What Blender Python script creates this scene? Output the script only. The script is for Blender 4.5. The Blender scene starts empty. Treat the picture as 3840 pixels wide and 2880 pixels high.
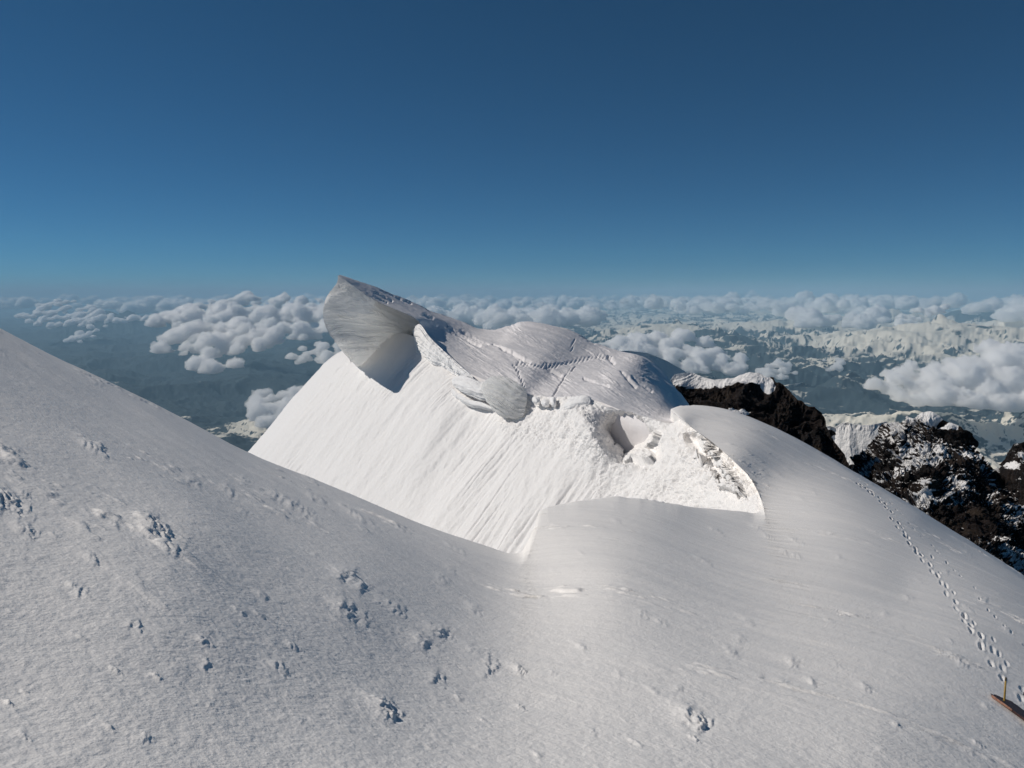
import bpy, math, random
import numpy as np

# ------------------------------------------------------------------ camera, sky, sun, exposure
scn = bpy.context.scene
C = scn.collection
F_PX = 804.0                     # focal length in pixels of a 1024 px wide picture
PITCH = math.radians(6.35)       # camera looks this much below the horizon
cam_d = bpy.data.cameras.new("camera")
cam_d.sensor_width = 36.0
cam_d.lens = 36.0 * F_PX / 1024.0
cam_d.clip_start = 0.1
cam_d.clip_end = 900000.0
cam = bpy.data.objects.new("camera", cam_d)
C.objects.link(cam)
cam.location = (0, 0, 0)
cam.rotation_euler = (math.radians(90) - PITCH, 0, 0)
scn.camera = cam

SUN_EL = math.radians(38.5)
SUN_AZ = math.radians(-76.0)     # measured from +Y towards +X
world = bpy.data.worlds.new("World")
scn.world = world
world.use_nodes = True
wn = world.node_tree
wn.nodes.clear()
sky = wn.nodes.new("ShaderNodeTexSky")
sky.sky_type = 'NISHITA'
sky.sun_disc = False
sky.sun_elevation = SUN_EL
sky.sun_rotation = SUN_AZ
sky.altitude = 4500
sky.air_density = 0.75
sky.dust_density = 1.8
sky.ozone_density = 10.0
bg = wn.nodes.new("ShaderNodeBackground")
bg.inputs['Strength'].default_value = 0.052
wo = wn.nodes.new("ShaderNodeOutputWorld")
tint = wn.nodes.new("ShaderNodeMix"); tint.data_type = 'RGBA'; tint.blend_type = 'MULTIPLY'
tint.inputs[0].default_value = 1.0
tint.inputs[7].default_value = (.54, 1.06, .95, 1)
wn.links.new(sky.outputs[0], tint.inputs[6])
wn.links.new(tint.outputs[2], bg.inputs[0])
wn.links.new(bg.outputs[0], wo.inputs[0])

sun_d = bpy.data.lights.new("sun", 'SUN')
sun_d.energy = 3.1
sun_d.angle = math.radians(0.5)
sun_d.color = (1.0, 0.94, 0.87)
sun = bpy.data.objects.new("sun", sun_d)
C.objects.link(sun)
SUN = np.array([math.sin(SUN_AZ) * math.cos(SUN_EL), math.cos(SUN_AZ) * math.cos(SUN_EL), math.sin(SUN_EL)])
from mathutils import Vector
sun.rotation_euler = Vector(SUN).to_track_quat('Z', 'Y').to_euler()

scn.view_settings.view_transform = 'Standard'
scn.view_settings.look = 'None'
scn.view_settings.exposure = 0.0
scn.view_settings.gamma = 1.0
cy = scn.cycles
cy.max_bounces = 48
cy.diffuse_bounces = 5
cy.volume_bounces = 48
cy.transparent_max_bounces = 64
cy.use_denoising = True
cy.use_adaptive_sampling = True
cy.adaptive_threshold = 0.02

# ------------------------------------------------------------------ numpy helpers
rng = np.random.default_rng(7)
random.seed(7)
_perm = rng.permutation(256)
_perm = np.concatenate([_perm, _perm, _perm]).astype(np.int64)
_grad = rng.normal(size=(256, 3))
_grad /= np.linalg.norm(_grad, axis=1)[:, None]

def perlin(p):
    """gradient noise, about -1..1, p is (..., 3)"""
    sh = p.shape[:-1]
    p = p.reshape(-1, 3)
    out = np.empty(len(p))
    for k in range(0, len(p), 400000):
        q = p[k:k + 400000]
        i = np.floor(q).astype(np.int64)
        f = q - i
        u = f * f * f * (f * (f * 6 - 15) + 10)
        i &= 255
        res = 0
        for dx in (0, 1):
            wx = u[:, 0] if dx else 1 - u[:, 0]
            hx = _perm[i[:, 0] + dx]
            for dy in (0, 1):
                wy = u[:, 1] if dy else 1 - u[:, 1]
                hy = _perm[hx + i[:, 1] + dy]
                for dz in (0, 1):
                    wz = u[:, 2] if dz else 1 - u[:, 2]
                    g = _grad[_perm[hy + i[:, 2] + dz]]
                    d = g[:, 0] * (f[:, 0] - dx) + g[:, 1] * (f[:, 1] - dy) + g[:, 2] * (f[:, 2] - dz)
                    res = res + wx * wy * wz * d
        out[k:k + 400000] = res * 1.6
    return out.reshape(sh)

def fbm(p, octaves=4, gain=0.5, lac=2.03, kind='plain'):
    a, s, tot = 1.0, 0.0, 0.0
    q = np.array(p, dtype=float)
    for o in range(octaves):
        n = perlin(q + 17.3 * o)
        if kind == 'ridge':
            n = 1 - 2 * np.abs(n)
        elif kind == 'billow':
            n = 2 * np.abs(n) - 1
        s = s + a * n
        tot += a
        a *= gain
        q = q * lac
    return s / tot

def sstep(a, b, x):
    t = np.clip((x - a) / (b - a), 0, 1)
    return t * t * (3 - 2 * t)

CP, SP = math.cos(PITCH), math.sin(PITCH)
def ray(px, py):
    """world direction (forward depth 1) through a point given in 3840 x 2880 units"""
    x = (np.asarray(px, float) / 3.75 - 512) / F_PX
    u = (384 - np.asarray(py, float) / 3.75) / F_PX
    return np.stack([x, CP + u * SP, u * CP - SP], -1)

def pt(px, py, d):
    return ray(px, py) * np.asarray(d, float)[..., None]

def cr_w(n_ctrl, t):
    """Catmull-Rom weights: t in [0, n_ctrl-1]"""
    t = np.clip(t, 0, n_ctrl - 1 - 1e-9)
    i = np.floor(t).astype(int)
    f = t - i
    W = np.zeros((len(t), n_ctrl))
    w = [-.5 * f + f**2 - .5 * f**3, 1 - 2.5 * f**2 + 1.5 * f**3, .5 * f + 2 * f**2 - 1.5 * f**3, -.5 * f**2 + .5 * f**3]
    r = np.arange(len(t))
    for k in range(4):
        j = i - 1 + k
        lo, hi = j < 0, j > n_ctrl - 1
        ok = ~(lo | hi)
        np.add.at(W, (r[ok], j[ok]), w[k][ok])
        np.add.at(W, (r[lo], np.zeros(lo.sum(), int)), 2 * w[k][lo])
        np.add.at(W, (r[lo], np.ones(lo.sum(), int)), -w[k][lo])
        np.add.at(W, (r[hi], np.full(hi.sum(), n_ctrl - 1)), 2 * w[k][hi])
        np.add.at(W, (r[hi], np.full(hi.sum(), n_ctrl - 2)), -w[k][hi])
    return W

def even_t(lens, n):
    """n parameters spread evenly over segments of the given lengths"""
    c = np.concatenate([[0], np.cumsum(lens)])
    return np.interp(np.linspace(0, c[-1], n), c, np.arange(len(c)))

def normals(P):
    du = np.gradient(P, axis=1)
    dv = np.gradient(P, axis=0)
    n = np.cross(du, dv)
    n /= np.linalg.norm(n, axis=-1)[..., None] + 1e-12
    return n

def smooth_grid(A, it):
    for _ in range(it):
        B = A.copy()
        B[1:-1] = .5 * A[1:-1] + .25 * (A[2:] + A[:-2])
        A = B.copy()
        A[:, 1:-1] = .5 * B[:, 1:-1] + .25 * (B[:, 2:] + B[:, :-2])
    return A

def mesh_obj(name, V, Fq, mat, parent=None, smooth=True, attrs=None):
    me = bpy.data.meshes.new(name)
    V = np.ascontiguousarray(V.reshape(-1, 3), dtype=np.float32)
    Fq = np.ascontiguousarray(Fq, dtype=np.int32)
    k = Fq.shape[1]
    me.vertices.add(len(V)); me.vertices.foreach_set('co', V.ravel())
    me.loops.add(Fq.size); me.loops.foreach_set('vertex_index', Fq.ravel())
    me.polygons.add(len(Fq))
    me.polygons.foreach_set('loop_start', np.arange(0, Fq.size, k, dtype=np.int32))
    me.polygons.foreach_set('loop_total', np.full(len(Fq), k, dtype=np.int32))
    me.update(calc_edges=True)
    me.polygons.foreach_set('use_smooth', np.full(len(Fq), smooth))
    if attrs:
        for an, av in attrs.items():
            a = me.attributes.new(an, 'FLOAT', 'POINT')
            a.data.foreach_set('value', np.ascontiguousarray(av.ravel(), dtype=np.float32))
    me.materials.append(mat)
    o = bpy.data.objects.new(name, me)
    C.objects.link(o)
    if parent: o.parent = parent
    return o

def grid_faces(nr, nc, flip=False, keep=None):
    i = np.arange(nr * nc).reshape(nr, nc)
    a, b, c, d = i[:-1, :-1], i[:-1, 1:], i[1:, 1:], i[1:, :-1]
    f = np.stack([a, d, c, b] if flip else [a, b, c, d], -1).reshape(-1, 4)
    if keep is not None:
        f = f[keep.reshape(-1)[f].all(1)]
    return f

def grid_obj(name, P, mat, parent=None, flip=False, keep=None, attrs=None, smooth=True):
    nr, nc = P.shape[:2]
    f = grid_faces(nr, nc, flip, keep)
    return mesh_obj(name, P, f, mat, parent, smooth, attrs)

def tag(o, label=None, cat=None, group=None, kind=None):
    if label: o['label'] = label
    if cat: o['category'] = cat
    if group: o['group'] = group
    if kind: o['kind'] = kind
    return o

def empty(name, loc=(0, 0, 0)):
    o = bpy.data.objects.new(name, None)
    o.empty_display_size = 0.1
    C.objects.link(o)
    o.location = loc
    return o

# ------------------------------------------------------------------ materials
def mat_new(name):
    m = bpy.data.materials.new(name)
    m.use_nodes = True
    nt = m.node_tree
    b = nt.nodes['Principled BSDF']
    return m, nt, b

def nd(nt, kind, **kw):
    n = nt.nodes.new(kind)
    for k, v in kw.items():
        if k in n.inputs.keys() if hasattr(n.inputs, 'keys') else False:
            n.inputs[k].default_value = v
        else:
            setattr(n, k, v)
    return n

def noise_node(nt, scale, detail=4, rough=.5, vec=None, dist=0.0):
    n = nt.nodes.new('ShaderNodeTexNoise')
    n.inputs['Scale'].default_value = scale
    n.inputs['Detail'].default_value = detail
    n.inputs['Roughness'].default_value = rough
    n.inputs['Distortion'].default_value = dist
    if vec is not None: nt.links.new(vec, n.inputs['Vector'])
    return n

def snow_mat(name, color=(.86, .845, .83), bumps=((30, .01, 2),), sparkle=False, rough=.65):
    """bumps: (scale, distance, detail) from coarse to fine"""
    m, nt, b = mat_new(name)
    b.inputs['Base Color'].default_value = (*color, 1)
    b.inputs['Roughness'].default_value = rough
    b.inputs['Specular IOR Level'].default_value = .25
    tc = nt.nodes.new('ShaderNodeNewGeometry')
    prev = None
    for s, dist, det in bumps:
        n = noise_node(nt, s, det, .55, tc.outputs['Position'])
        bp = nt.nodes.new('ShaderNodeBump')
        bp.inputs['Strength'].default_value = 1
        bp.inputs['Distance'].default_value = dist
        nt.links.new(n.outputs['Fac'], bp.inputs['Height'])
        if prev: nt.links.new(prev.outputs[0], bp.inputs['Normal'])
        prev = bp
    if prev: nt.links.new(prev.outputs[0], b.inputs['Normal'])
    if sparkle:
        v = nt.nodes.new('ShaderNodeTexVoronoi'); v.inputs['Scale'].default_value = 40
        nt.links.new(tc.outputs['Position'], v.inputs['Vector'])
        lt = nt.nodes.new('ShaderNodeMath'); lt.operation = 'LESS_THAN'; lt.inputs[1].default_value = .05
        nt.links.new(v.outputs['Distance'], lt.inputs[0])
        sx = nt.nodes.new('ShaderNodeSeparateXYZ'); nt.links.new(v.outputs['Color'], sx.inputs[0])
        g = nt.nodes.new('ShaderNodeMath'); g.operation = 'GREATER_THAN'; g.inputs[1].default_value = .93
        nt.links.new(sx.outputs[0], g.inputs[0])
        mu = nt.nodes.new('ShaderNodeMath'); mu.operation = 'MULTIPLY'
        nt.links.new(lt.outputs[0], mu.inputs[0]); nt.links.new(g.outputs[0], mu.inputs[1])
        # loose ice crystals: tiny glossy facets among the matt grains
        mr = nt.nodes.new('ShaderNodeMapRange'); mr.inputs['To Min'].default_value = rough; mr.inputs['To Max'].default_value = .15
        nt.links.new(mu.outputs[0], mr.inputs['Value']); nt.links.new(mr.outputs[0], b.inputs['Roughness'])
    return m

def ico(level):
    import bmesh
    bm = bmesh.new()
    bmesh.ops.create_icosphere(bm, subdivisions=level, radius=1.0)
    V = np.array([v.co[:] for v in bm.verts]); F = np.array([[v.index for v in f.verts] for f in bm.faces])
    bm.free()
    return V, F
ICO = {}
def puff(center, R, flat=.8, level=5, seed=0):
    if level not in ICO: ICO[level] = ico(level)
    V, F = ICO[level]
    q = V * 1.6 + seed * 7.31
    r = 1 + .30 * fbm(q, 5 if level > 4 else 3, .58, kind='billow') + .16 * fbm(q * .7 + 31, 2)
    P = V * r[:, None] * R
    P[:, 2] *= flat
    P[:, 2] = np.where(P[:, 2] < -.25 * R, -.25 * R + .35 * (P[:, 2] + .25 * R), P[:, 2])    # flatter bases
    return P + center, F

# ------------------------------------------------------------------ near snow slope (camera stands on it)
M_snow_near = snow_mat('snow_near', (.88, .855, .825), ((26, .007, 2), (60, .003, 2)), sparkle=True)
M_snow_face = snow_mat('snow_face', (.865, .845, .825), ((1.2, .06, 3), (5, .02, 3)))
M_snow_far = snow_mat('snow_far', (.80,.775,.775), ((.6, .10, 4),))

# columns: bottom px, bottom depth, top px, top py, top depth, rounding at the top
COLS = [
 (-1500, 2.3, -1500,  560, 24, 1.0),
 (-700, 2.4, -700,  870, 25, 1.0),
 (-100, 2.5, -60, 1198, 26, .95),
 (200,  2.5,  200, 1335, 26, .95),
 (520,  2.6,  520, 1485, 26, .95),
 (930,  2.7,  930, 1695, 25, .95),
 (1200, 2.8, 1250, 1830, 23, .95),
 (1450, 2.9, 1560, 1960, 21, .9),
 (1650, 2.9, 1800, 2045, 20, .85),
 (1760, 3.0, 1930, 2075, 20, .6),
 (1860, 3.0, 1975, 2040, 21, .45),
 (1960, 3.1, 2005, 1960, 24, .4),
 (2060, 3.1, 2035, 1905, 27, .5),
 (2200, 3.2, 2160, 1880, 29, .6),
 (2330, 3.3, 2330, 1865, 31, .6),
 (2450, 3.4, 2480, 1885, 32, .5),
 (2570, 3.5, 2640, 1905, 33, .4),
 (2680, 3.6, 2780, 1917, 34, .3),
 (2780, 3.7, 2835, 1922, 35, .3),
 (2960, 3.8, 2858, 1885, 37, .2),
 (3120, 3.9, 2815, 1785, 41, .15),
 (3260, 4.0, 2730, 1680, 46, .15),
 (3380, 4.1, 2640, 1610, 51, .2),
 (3480, 4.2, 2560, 1570, 55, .25),
 (3560, 4.3, 2515, 1535, 58, .5),
 (3640, 4.4, 2590, 1520, 60, .95),
 (3720, 4.5, 2720, 1533, 60, 1.0),
 (3800, 4.6, 2850, 1580, 58, 1.0),
 (3890, 4.7, 3000, 1652, 55, 1.0),
 (4000, 4.8, 3200, 1768, 50, 1.0),
 (4130, 4.9, 3450, 1915, 44, 1.0),
 (4290, 5.1, 3700, 2072, 39, 1.0),
 (4520, 5.3, 4100, 2330, 33, 1.0),
 (5000, 5.6, 4700, 2700, 27, 1.0),
]
BY = 3350.0
DEPTHS = [
 (-1500, 3350, 2.2), (-700, 3350, 2.3), (200, 3350, 2.4), (1200, 3350, 2.7), (2200, 3350, 3.0), (3200, 3350, 3.6), (4200, 3350, 4.5), (4900, 3350, 5.2),
 (-1500, 560, 22), (-700, 870, 23), (-60, 1198, 24), (520, 1485, 25), (930, 1695, 24), (1250, 1830, 23), (1560, 1960, 21), (1800, 2045, 20),
 (1950, 2078, 20), (2010, 1960, 25), (2040, 1905, 28), (2330, 1865, 31), (2640, 1905, 34), (2850, 1915, 37), (2760, 1720, 45), (2600, 1590, 54),
 (2540, 1520, 60), (2850, 1580, 60), (3000, 1652, 59), (3200, 1768, 55), (3450, 1915, 50), (3840, 2160, 42), (4200, 2390, 36), (4700, 2700, 29),
 (0, 1900, 6.6), (700, 2050, 7.2), (1300, 2250, 8.0), (1900, 2500, 8.0), (2300, 2200, 13.5), (2900, 2300, 14), (3400, 2200, 22), (3770, 2560, 11.5),
 (2600, 2700, 6.2), (1000, 2700, 4.3), (0, 2600, 3.7), (3300, 2750, 6.6), (3000, 1980, 32),
]
def tps(px, py, ctrl):
    c = np.array(ctrl, float)
    X = c[:, :2] / 1000.0
    y = 1 / c[:, 2]
    n = len(c)
    def U(r2): return r2 * np.log(r2 + 1e-9)
    K = U(((X[:, None] - X[None]) ** 2).sum(-1)) + 2e-3 * np.eye(n)
    Pm = np.concatenate([np.ones((n, 1)), X], 1)
    A = np.block([[K, Pm], [Pm.T, np.zeros((3, 3))]])
    w = np.linalg.solve(A, np.concatenate([y, np.zeros(3)]))
    out = w[n] + w[n + 1] * px / 1000 + w[n + 2] * py / 1000
    for k in range(n):
        out = out + w[k] * U((px / 1000 - X[k, 0]) ** 2 + (py / 1000 - X[k, 1]) ** 2)
    return out

def build_near():
    cols = np.array(COLS, float)
    nc = len(cols)
    NV = 900            # rows
    s = np.linspace(0, 1, NV)
    lens = np.hypot(np.diff(cols[:, 2]), np.diff(cols[:, 3])) + .5 * np.diff(cols[:, 0])
    NU = 1500
    W = cr_w(nc, even_t(lens, NU))
    cc = W @ cols
    bx, bd, tx, ty, td, q = [cc[:, k][None, :] for k in range(6)]
    q = np.clip(q, 0, 1)
    S = s[:, None]
    f = .45 * S + .55 * S * (2 - S)
    # ragged broken rim
    rag = sstep(1960, 2040, tx) * (1 - sstep(2560, 2600, tx + .8 * (1700 - ty) * (ty < 1700)))
    uu = np.arange(NU)[None, :]
    rz = fbm(np.stack([uu * .045, 0 * uu, 0 * uu + 3.], -1), 6, .72)
    brk = np.clip((1912 - ty) / 45, 0, 1) * np.clip((ty - 1530) / 60, 0, 1) * np.clip((tx - 2540) / 60, 0, 1) * (uu > np.argmax(tx[0]* (ty[0] > 1900)))
    ty = ty - rag * 13 * rz - np.where(brk, 0, 0)
    tx = tx + 34 * rz * brk
    f2 = np.clip((f - .5) / .5, 0, 1)
    py = BY + (ty - BY) * f
    px = bx + (tx - bx) * (f ** (1.15 + 1.35 * sstep(2000, 2700, bx)))
    inv = tps(px, py, DEPTHS)
    inv = np.maximum(inv, 1 / 75.)
    # the rounded brow of the slope
    e = np.hypot(px - tx, py - ty)
    wr = 70.0
    g = np.clip(e / wr, 0, 1)
    inv = inv * (1 - .16 * q * (1 - np.sqrt(1 - (1 - g) ** 2 + 1e-9)))
    d = 1 / inv
    P = pt(px, py, d)
    P = smooth_grid(P, 2)
    N = normals(P)
    N *= np.sign(N[..., 2:3] + 1e-9)
    dist = np.linalg.norm(P, axis=-1)
    # --- relief of the wind-packed surface
    X, Y = P[..., 0], P[..., 1]
    c, sn = math.cos(math.radians(-38)), math.sin(math.radians(-38))   # wind direction on the slope
    a = X * c + Y * sn
    b = -X * sn + Y * c
    Z0 = np.zeros_like(a)
    h = .10 * fbm(np.stack([a * .10, b * .28, Z0], -1), 4)
    st = fbm(np.stack([a * .35, b * 1.5, Z0 + 5], -1), 4)
    h += .020 * st * sstep(5, 20, dist)
    patch = sstep(.12, .5, fbm(np.stack([a * .22, b * .5, Z0 + 9], -1), 3))
    # broken crust plates: shallow steps on the lee side
    cr = fbm(np.stack([a * 1.3, b * 3.2, Z0 + 2], -1), 4)
    h += patch * .05 * sstep(.05, .35, cr) * sstep(3, 12, dist)
    # grain of the surface
    g1 = fbm(np.stack([a * 10, b * 14, P[..., 2] * 10], -1), 3)
    g2 = fbm(P * 24, 2)
    near = 1 - sstep(10, 40, dist)
    g0 = fbm(np.stack([a * 4.5, b * 6, P[..., 2] * 5 + 3], -1), 2)
    h += (.0055 * g0 + .0046 * g1 + .0024 * g2) * (.35 + .65 * near)
    # --- scoured hollows and drift lips
    h += scours(px, py, dist)
    h += prints(px, py, dist)
    # edge of the broken plate along the hollow stays ragged
    P = P + N * h[..., None]
    # skirt behind the rim
    edge = P[-1]
    ou = ray(tx[0], ty[0]); ou[:, 2] = 0; ou /= np.linalg.norm(ou, axis=1)[:, None]
    sk = []
    qq = q[0][:, None]
    for dz, k in ((.08, .55), (.3, 1.1), (1.0, 2.2), (2.5, 3.6), (6, 6), (14, 11), (30, 20)):
        sk.append(edge + ou * (k * (.06 + .94 * qq ** 2)) - np.array([0, 0, dz]))
    P = np.concatenate([P, np.array(sk)], 0)
    o = grid_obj('snow_slope', P, M_snow_near)
    tag(o, kind='structure')
    return P


def scours(px, py, dist):
    # x, y of the dark side, length, width, height (m), all in 3840 px units except height
    L = [
     (10, 1335, 60, 34, .10), (60, 1890, 190, 60, .13), (110, 1985, 110, 36, .07), (370, 1440, 55, 14, .05),
     (110, 1855, 60, 18, .04), (375, 1695, 140, 26, .10), (620, 2015, 190, 62, .15), (440, 1975, 50, 24, .05),
     (360, 2095, 60, 34, .06), (310, 2215, 90, 32, .06), (525, 2340, 60, 44, .08), (785, 2490, 40, 26, .04),
     (800, 2640, 30, 18, .03), (740, 1815, 70, 20, .06), (870, 1845, 60, 20, .06), (930, 1815, 60, 14, .05),
     (1070, 1885, 130, 26, .09), (1140, 1925, 150, 28, .08), (1200, 1885, 90, 16, .06), (1330, 1925, 130, 16, .07),
     (1390, 1965, 140, 18, .07), (1500, 1985, 120, 14, .06), (1380, 2000, 80, 16, .05), (1720, 2060, 120, 14, .05),
     (930, 1925, 60, 20, .04), (1175, 1800, 70, 12, .05), (1340, 2190, 150, 46, .11), (1330, 2300, 130, 44, .11),
     (1500, 2290, 90, 36, .08), (1700, 2135, 50, 16, .05), (1680, 2190, 90, 20, .05), (1795, 2300, 60, 24, .07),
     (1600, 2415, 80, 34, .08), (1660, 2385, 110, 38, .09), (1850, 2500, 80, 50, .11), (1790, 2460, 60, 40, .07),
     (1655, 2545, 70, 40, .09), (1965, 2525, 60, 26, .07), (2090, 2535, 30, 26, .05), (2195, 2435, 50, 26, .06),
     (1490, 2655, 110, 60, .14), (2335, 2540, 30, 20, .04), (2630, 2690, 120, 60, .16), (2560, 2590, 40, 20, .04),
     (2430, 2315, 60, 24, .06), (2490, 2340, 60, 16, .05), (2235, 2740, 30, 22, .04), (2760, 2450, 80, 22, .06),
     (2790, 2405, 40, 22, .05), (2990, 2490, 60, 22, .06), (3060, 2555, 50, 16, .05), (3260, 2575, 60, 24, .07),
     (3620, 2495, 60, 20, .06), (3160, 2100, 40, 16, .05), (2650, 2110, 90, 12, .05), (2890, 2015, 50, 12, .05),
     (3000, 2040, 90, 14, .06), (3000, 2090, 60, 14, .05), (2960, 2080, 50, 12, .04), (3420, 2245, 50, 16, .05),
     (3020, 1880, 60, 14, .05), (3060, 1850, 50, 12, .04), (2930, 1790, 60, 8, .05), (2975, 1770, 60, 8, .05),
     (2690, 1560, 90, 8, .04), (2760, 1590, 80, 10, .05), (2770, 1635, 40, 12, .05), (2700, 2000, 80, 10, .05),
     (2850, 1985, 60, 12, .05), (3700, 2250, 50, 16, .05), (3560, 2150, 40, 12, .04), (3790, 2360, 50, 14, .05),
     (2860, 2550, 50, 18, .04), (1000, 2230, 50, 20, .04), (1070, 2510, 90, 30, .05), (560, 2760, 40, 20, .03),
     (3420, 1960, 40, 10, .04), (3640, 2080, 40, 10, .04), (3330, 2310, 40, 14, .04), (3120, 2330, 50, 14, .04),
    ]
    h = np.zeros_like(px)
    e = np.array([math.cos(math.radians(30)), math.sin(math.radians(30))])
    nz = fbm(np.stack([(px * .86 + py * .5) * .012, (py * .86 - px * .5) * .03, 0 * px], -1), 4)
    nz2 = fbm(np.stack([(px * .86 + py * .5) * .03 + 4, (py * .86 - px * .5) * .07, 0 * px + 3], -1), 3)
    pa, pb = px * e[0] + py * e[1], -px * e[1] + py * e[0]
    n3 = fbm(np.stack([pa * .035 + 4, pb * .10, 0 * px + 3], -1), 3, .6)
    r = random.Random(5)
    for i in range(110):
        y = r.uniform(1500, 2850); x = r.uniform(0, 3800)
        l = r.uniform(14, 70) * (.6 + (y - 1500) / 2000)
        L.append((x, y, l, l * r.uniform(.12, .3), .0008 * l * r.uniform(.3, 1)))
    # each scour is a run of small scallops along the wind
    M = []
    for (x, y, l, w, H) in L:
        w = max(w, 10)
        k = max(1, int(l / (w * .38)))
        for j in range(k):
            t = (j + .5 + r.uniform(-.4, .4)) / k - .5
            env = 1 - (abs(t + .1) * 1.5) ** 2
            sz = w * r.uniform(.45, 1.0) * max(.35, env)
            off = r.uniform(-.42, .42) * w
            M.append((x + t * l * e[0] - off * e[1], y + t * l * e[1] + off * e[0], sz * 1.15, sz * .62, H * r.uniform(.5, 1.1) * max(.4, env)))
    L = M
    for (x, y, l, w, H) in L:
        m = (np.abs(px - x) < 7 * l + 40) & (np.abs(py - y) < 6 * l + 40)
        if not m.any(): continue
        dx, dy = px[m] - x, py[m] - y
        a = dx * e[0] + dy * e[1]
        b = -dx * e[1] + dy * e[0]
        n1, n2 = nz[m], nz2[m]
        # wind-broken crust: a shallow rough scoop with a drift tail up-wind
        el = (a / (.75 * l)) ** 2 + (b / (.8 * w)) ** 2
        mask = 1 - sstep(.35, 1.6, el + 1.1 * n1 + .7 * n2)
        # the crust climbs slowly from up-wind, then breaks off in ragged fingers
        edge = -.25 * l + .55 * l * n1 + .5 * l * n3[m] + .25 * b
        side = np.exp(-(b / (1.1 * w * (1 + .5 * n1))) ** 2)
        up = np.exp(-(np.clip(edge - a, 0, None) / (1.5 * l)) ** 1.3)
        drop = 1 - sstep(0, max(5, .40 * l), a - edge)
        lee = np.exp(-(np.clip(a - edge, 0, None) / (1.0 * l)) ** 2)
        h[m] += .72 * H * side * (.20 * up * drop + lee * (1 - drop) * (-.05 + .07 * n3[m])) + H * .07 * mask * n3[m]
    return h

TRAIL = [(3200, 1800), (3270, 1850), (3310, 1880), (3360, 1960), (3420, 2045), (3480, 2120), (3535, 2190), (3590, 2270), (3650, 2370), (3720, 2465), (3790, 2555), (3850, 2640), (3930, 2760)]
def prints(px, py, dist):
    h = np.zeros_like(px)
    tr = np.array(TRAIL, float)
    seg = np.hypot(*np.diff(tr, axis=0).T)
    c = np.concatenate([[0], np.cumsum(seg)])
    u, k = 20.0, 0
    r = random.Random(3)
    spots = []
    while u < c[-1]:
        x, y = np.interp(u, c, tr[:, 0]), np.interp(u, c, tr[:, 1])
        sc = np.interp(y, [1800, 2600], [9, 36])
        side = (1 if k % 2 else -1) * r.uniform(.1, .5) * sc
        spots.append((x + side + r.uniform(-.2, .2) * sc, y - side * .4, sc, 1.0))
        if r.random() < .35:
            spots.append((x + r.uniform(.8, 2.5) * sc, y + r.uniform(-.6, .4) * sc, sc * .8, .5))
        u += sc * r.uniform(.7, 1.9); k += 1
    # older, fainter track to the right of it
    tr2 = np.array([(3330, 1870), (3400, 1950), (3470, 2020), (3560, 2120), (3640, 2200), (3710, 2290), (3820, 2390), (3900, 2470)], float)
    seg2 = np.hypot(*np.diff(tr2, axis=0).T); c2 = np.concatenate([[0], np.cumsum(seg2)]); u = 0
    while u < c2[-1]:
        x, y = np.interp(u, c2, tr2[:, 0]), np.interp(u, c2, tr2[:, 1])
        sc = np.interp(y, [1800, 2600], [8, 24])
        spots.append((x + r.uniform(-.5, .5) * sc, y + r.uniform(-.5, .5) * sc, sc * .8, .4))
        u += sc * r.uniform(1.8, 4.0)
    e = np.array([.56, .83])
    nse = fbm(np.stack([px * .09, py * .09, 0 * px + 5], -1), 3, .6)
    for (x, y, sc, amp) in spots:
        m = (np.abs(px - x) < 4 * sc) & (np.abs(py - y) < 4 * sc)
        if not m.any(): continue
        dx, dy = px[m] - x, py[m] - y
        a = (dx * e[0] + dy * e[1]) / (sc * .45)
        b = (-dx * e[1] + dy * e[0]) / (sc * .24)
        rr = np.sqrt(a * a + b * b)
        rr = rr * (1 + .45 * nse[m])
        h[m] += amp * r.uniform(.4, 1.1) * dist[m] / 20 * (-.045 * (1 - sstep(.3, 1.25, rr)) + .009 * np.exp(-((rr - 1.45) / .35) ** 2))
    return h

NEAR = build_near()

# ------------------------------------------------------------------ far side of the hollow: the wind scoured face
PN = np.array([-.59, -.39, .71])
PC = float(PN @ pt(2470, 1570, np.array(60.0)))
def plane_d(px, py):
    return PC / (ray(px, py) @ PN)

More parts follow.
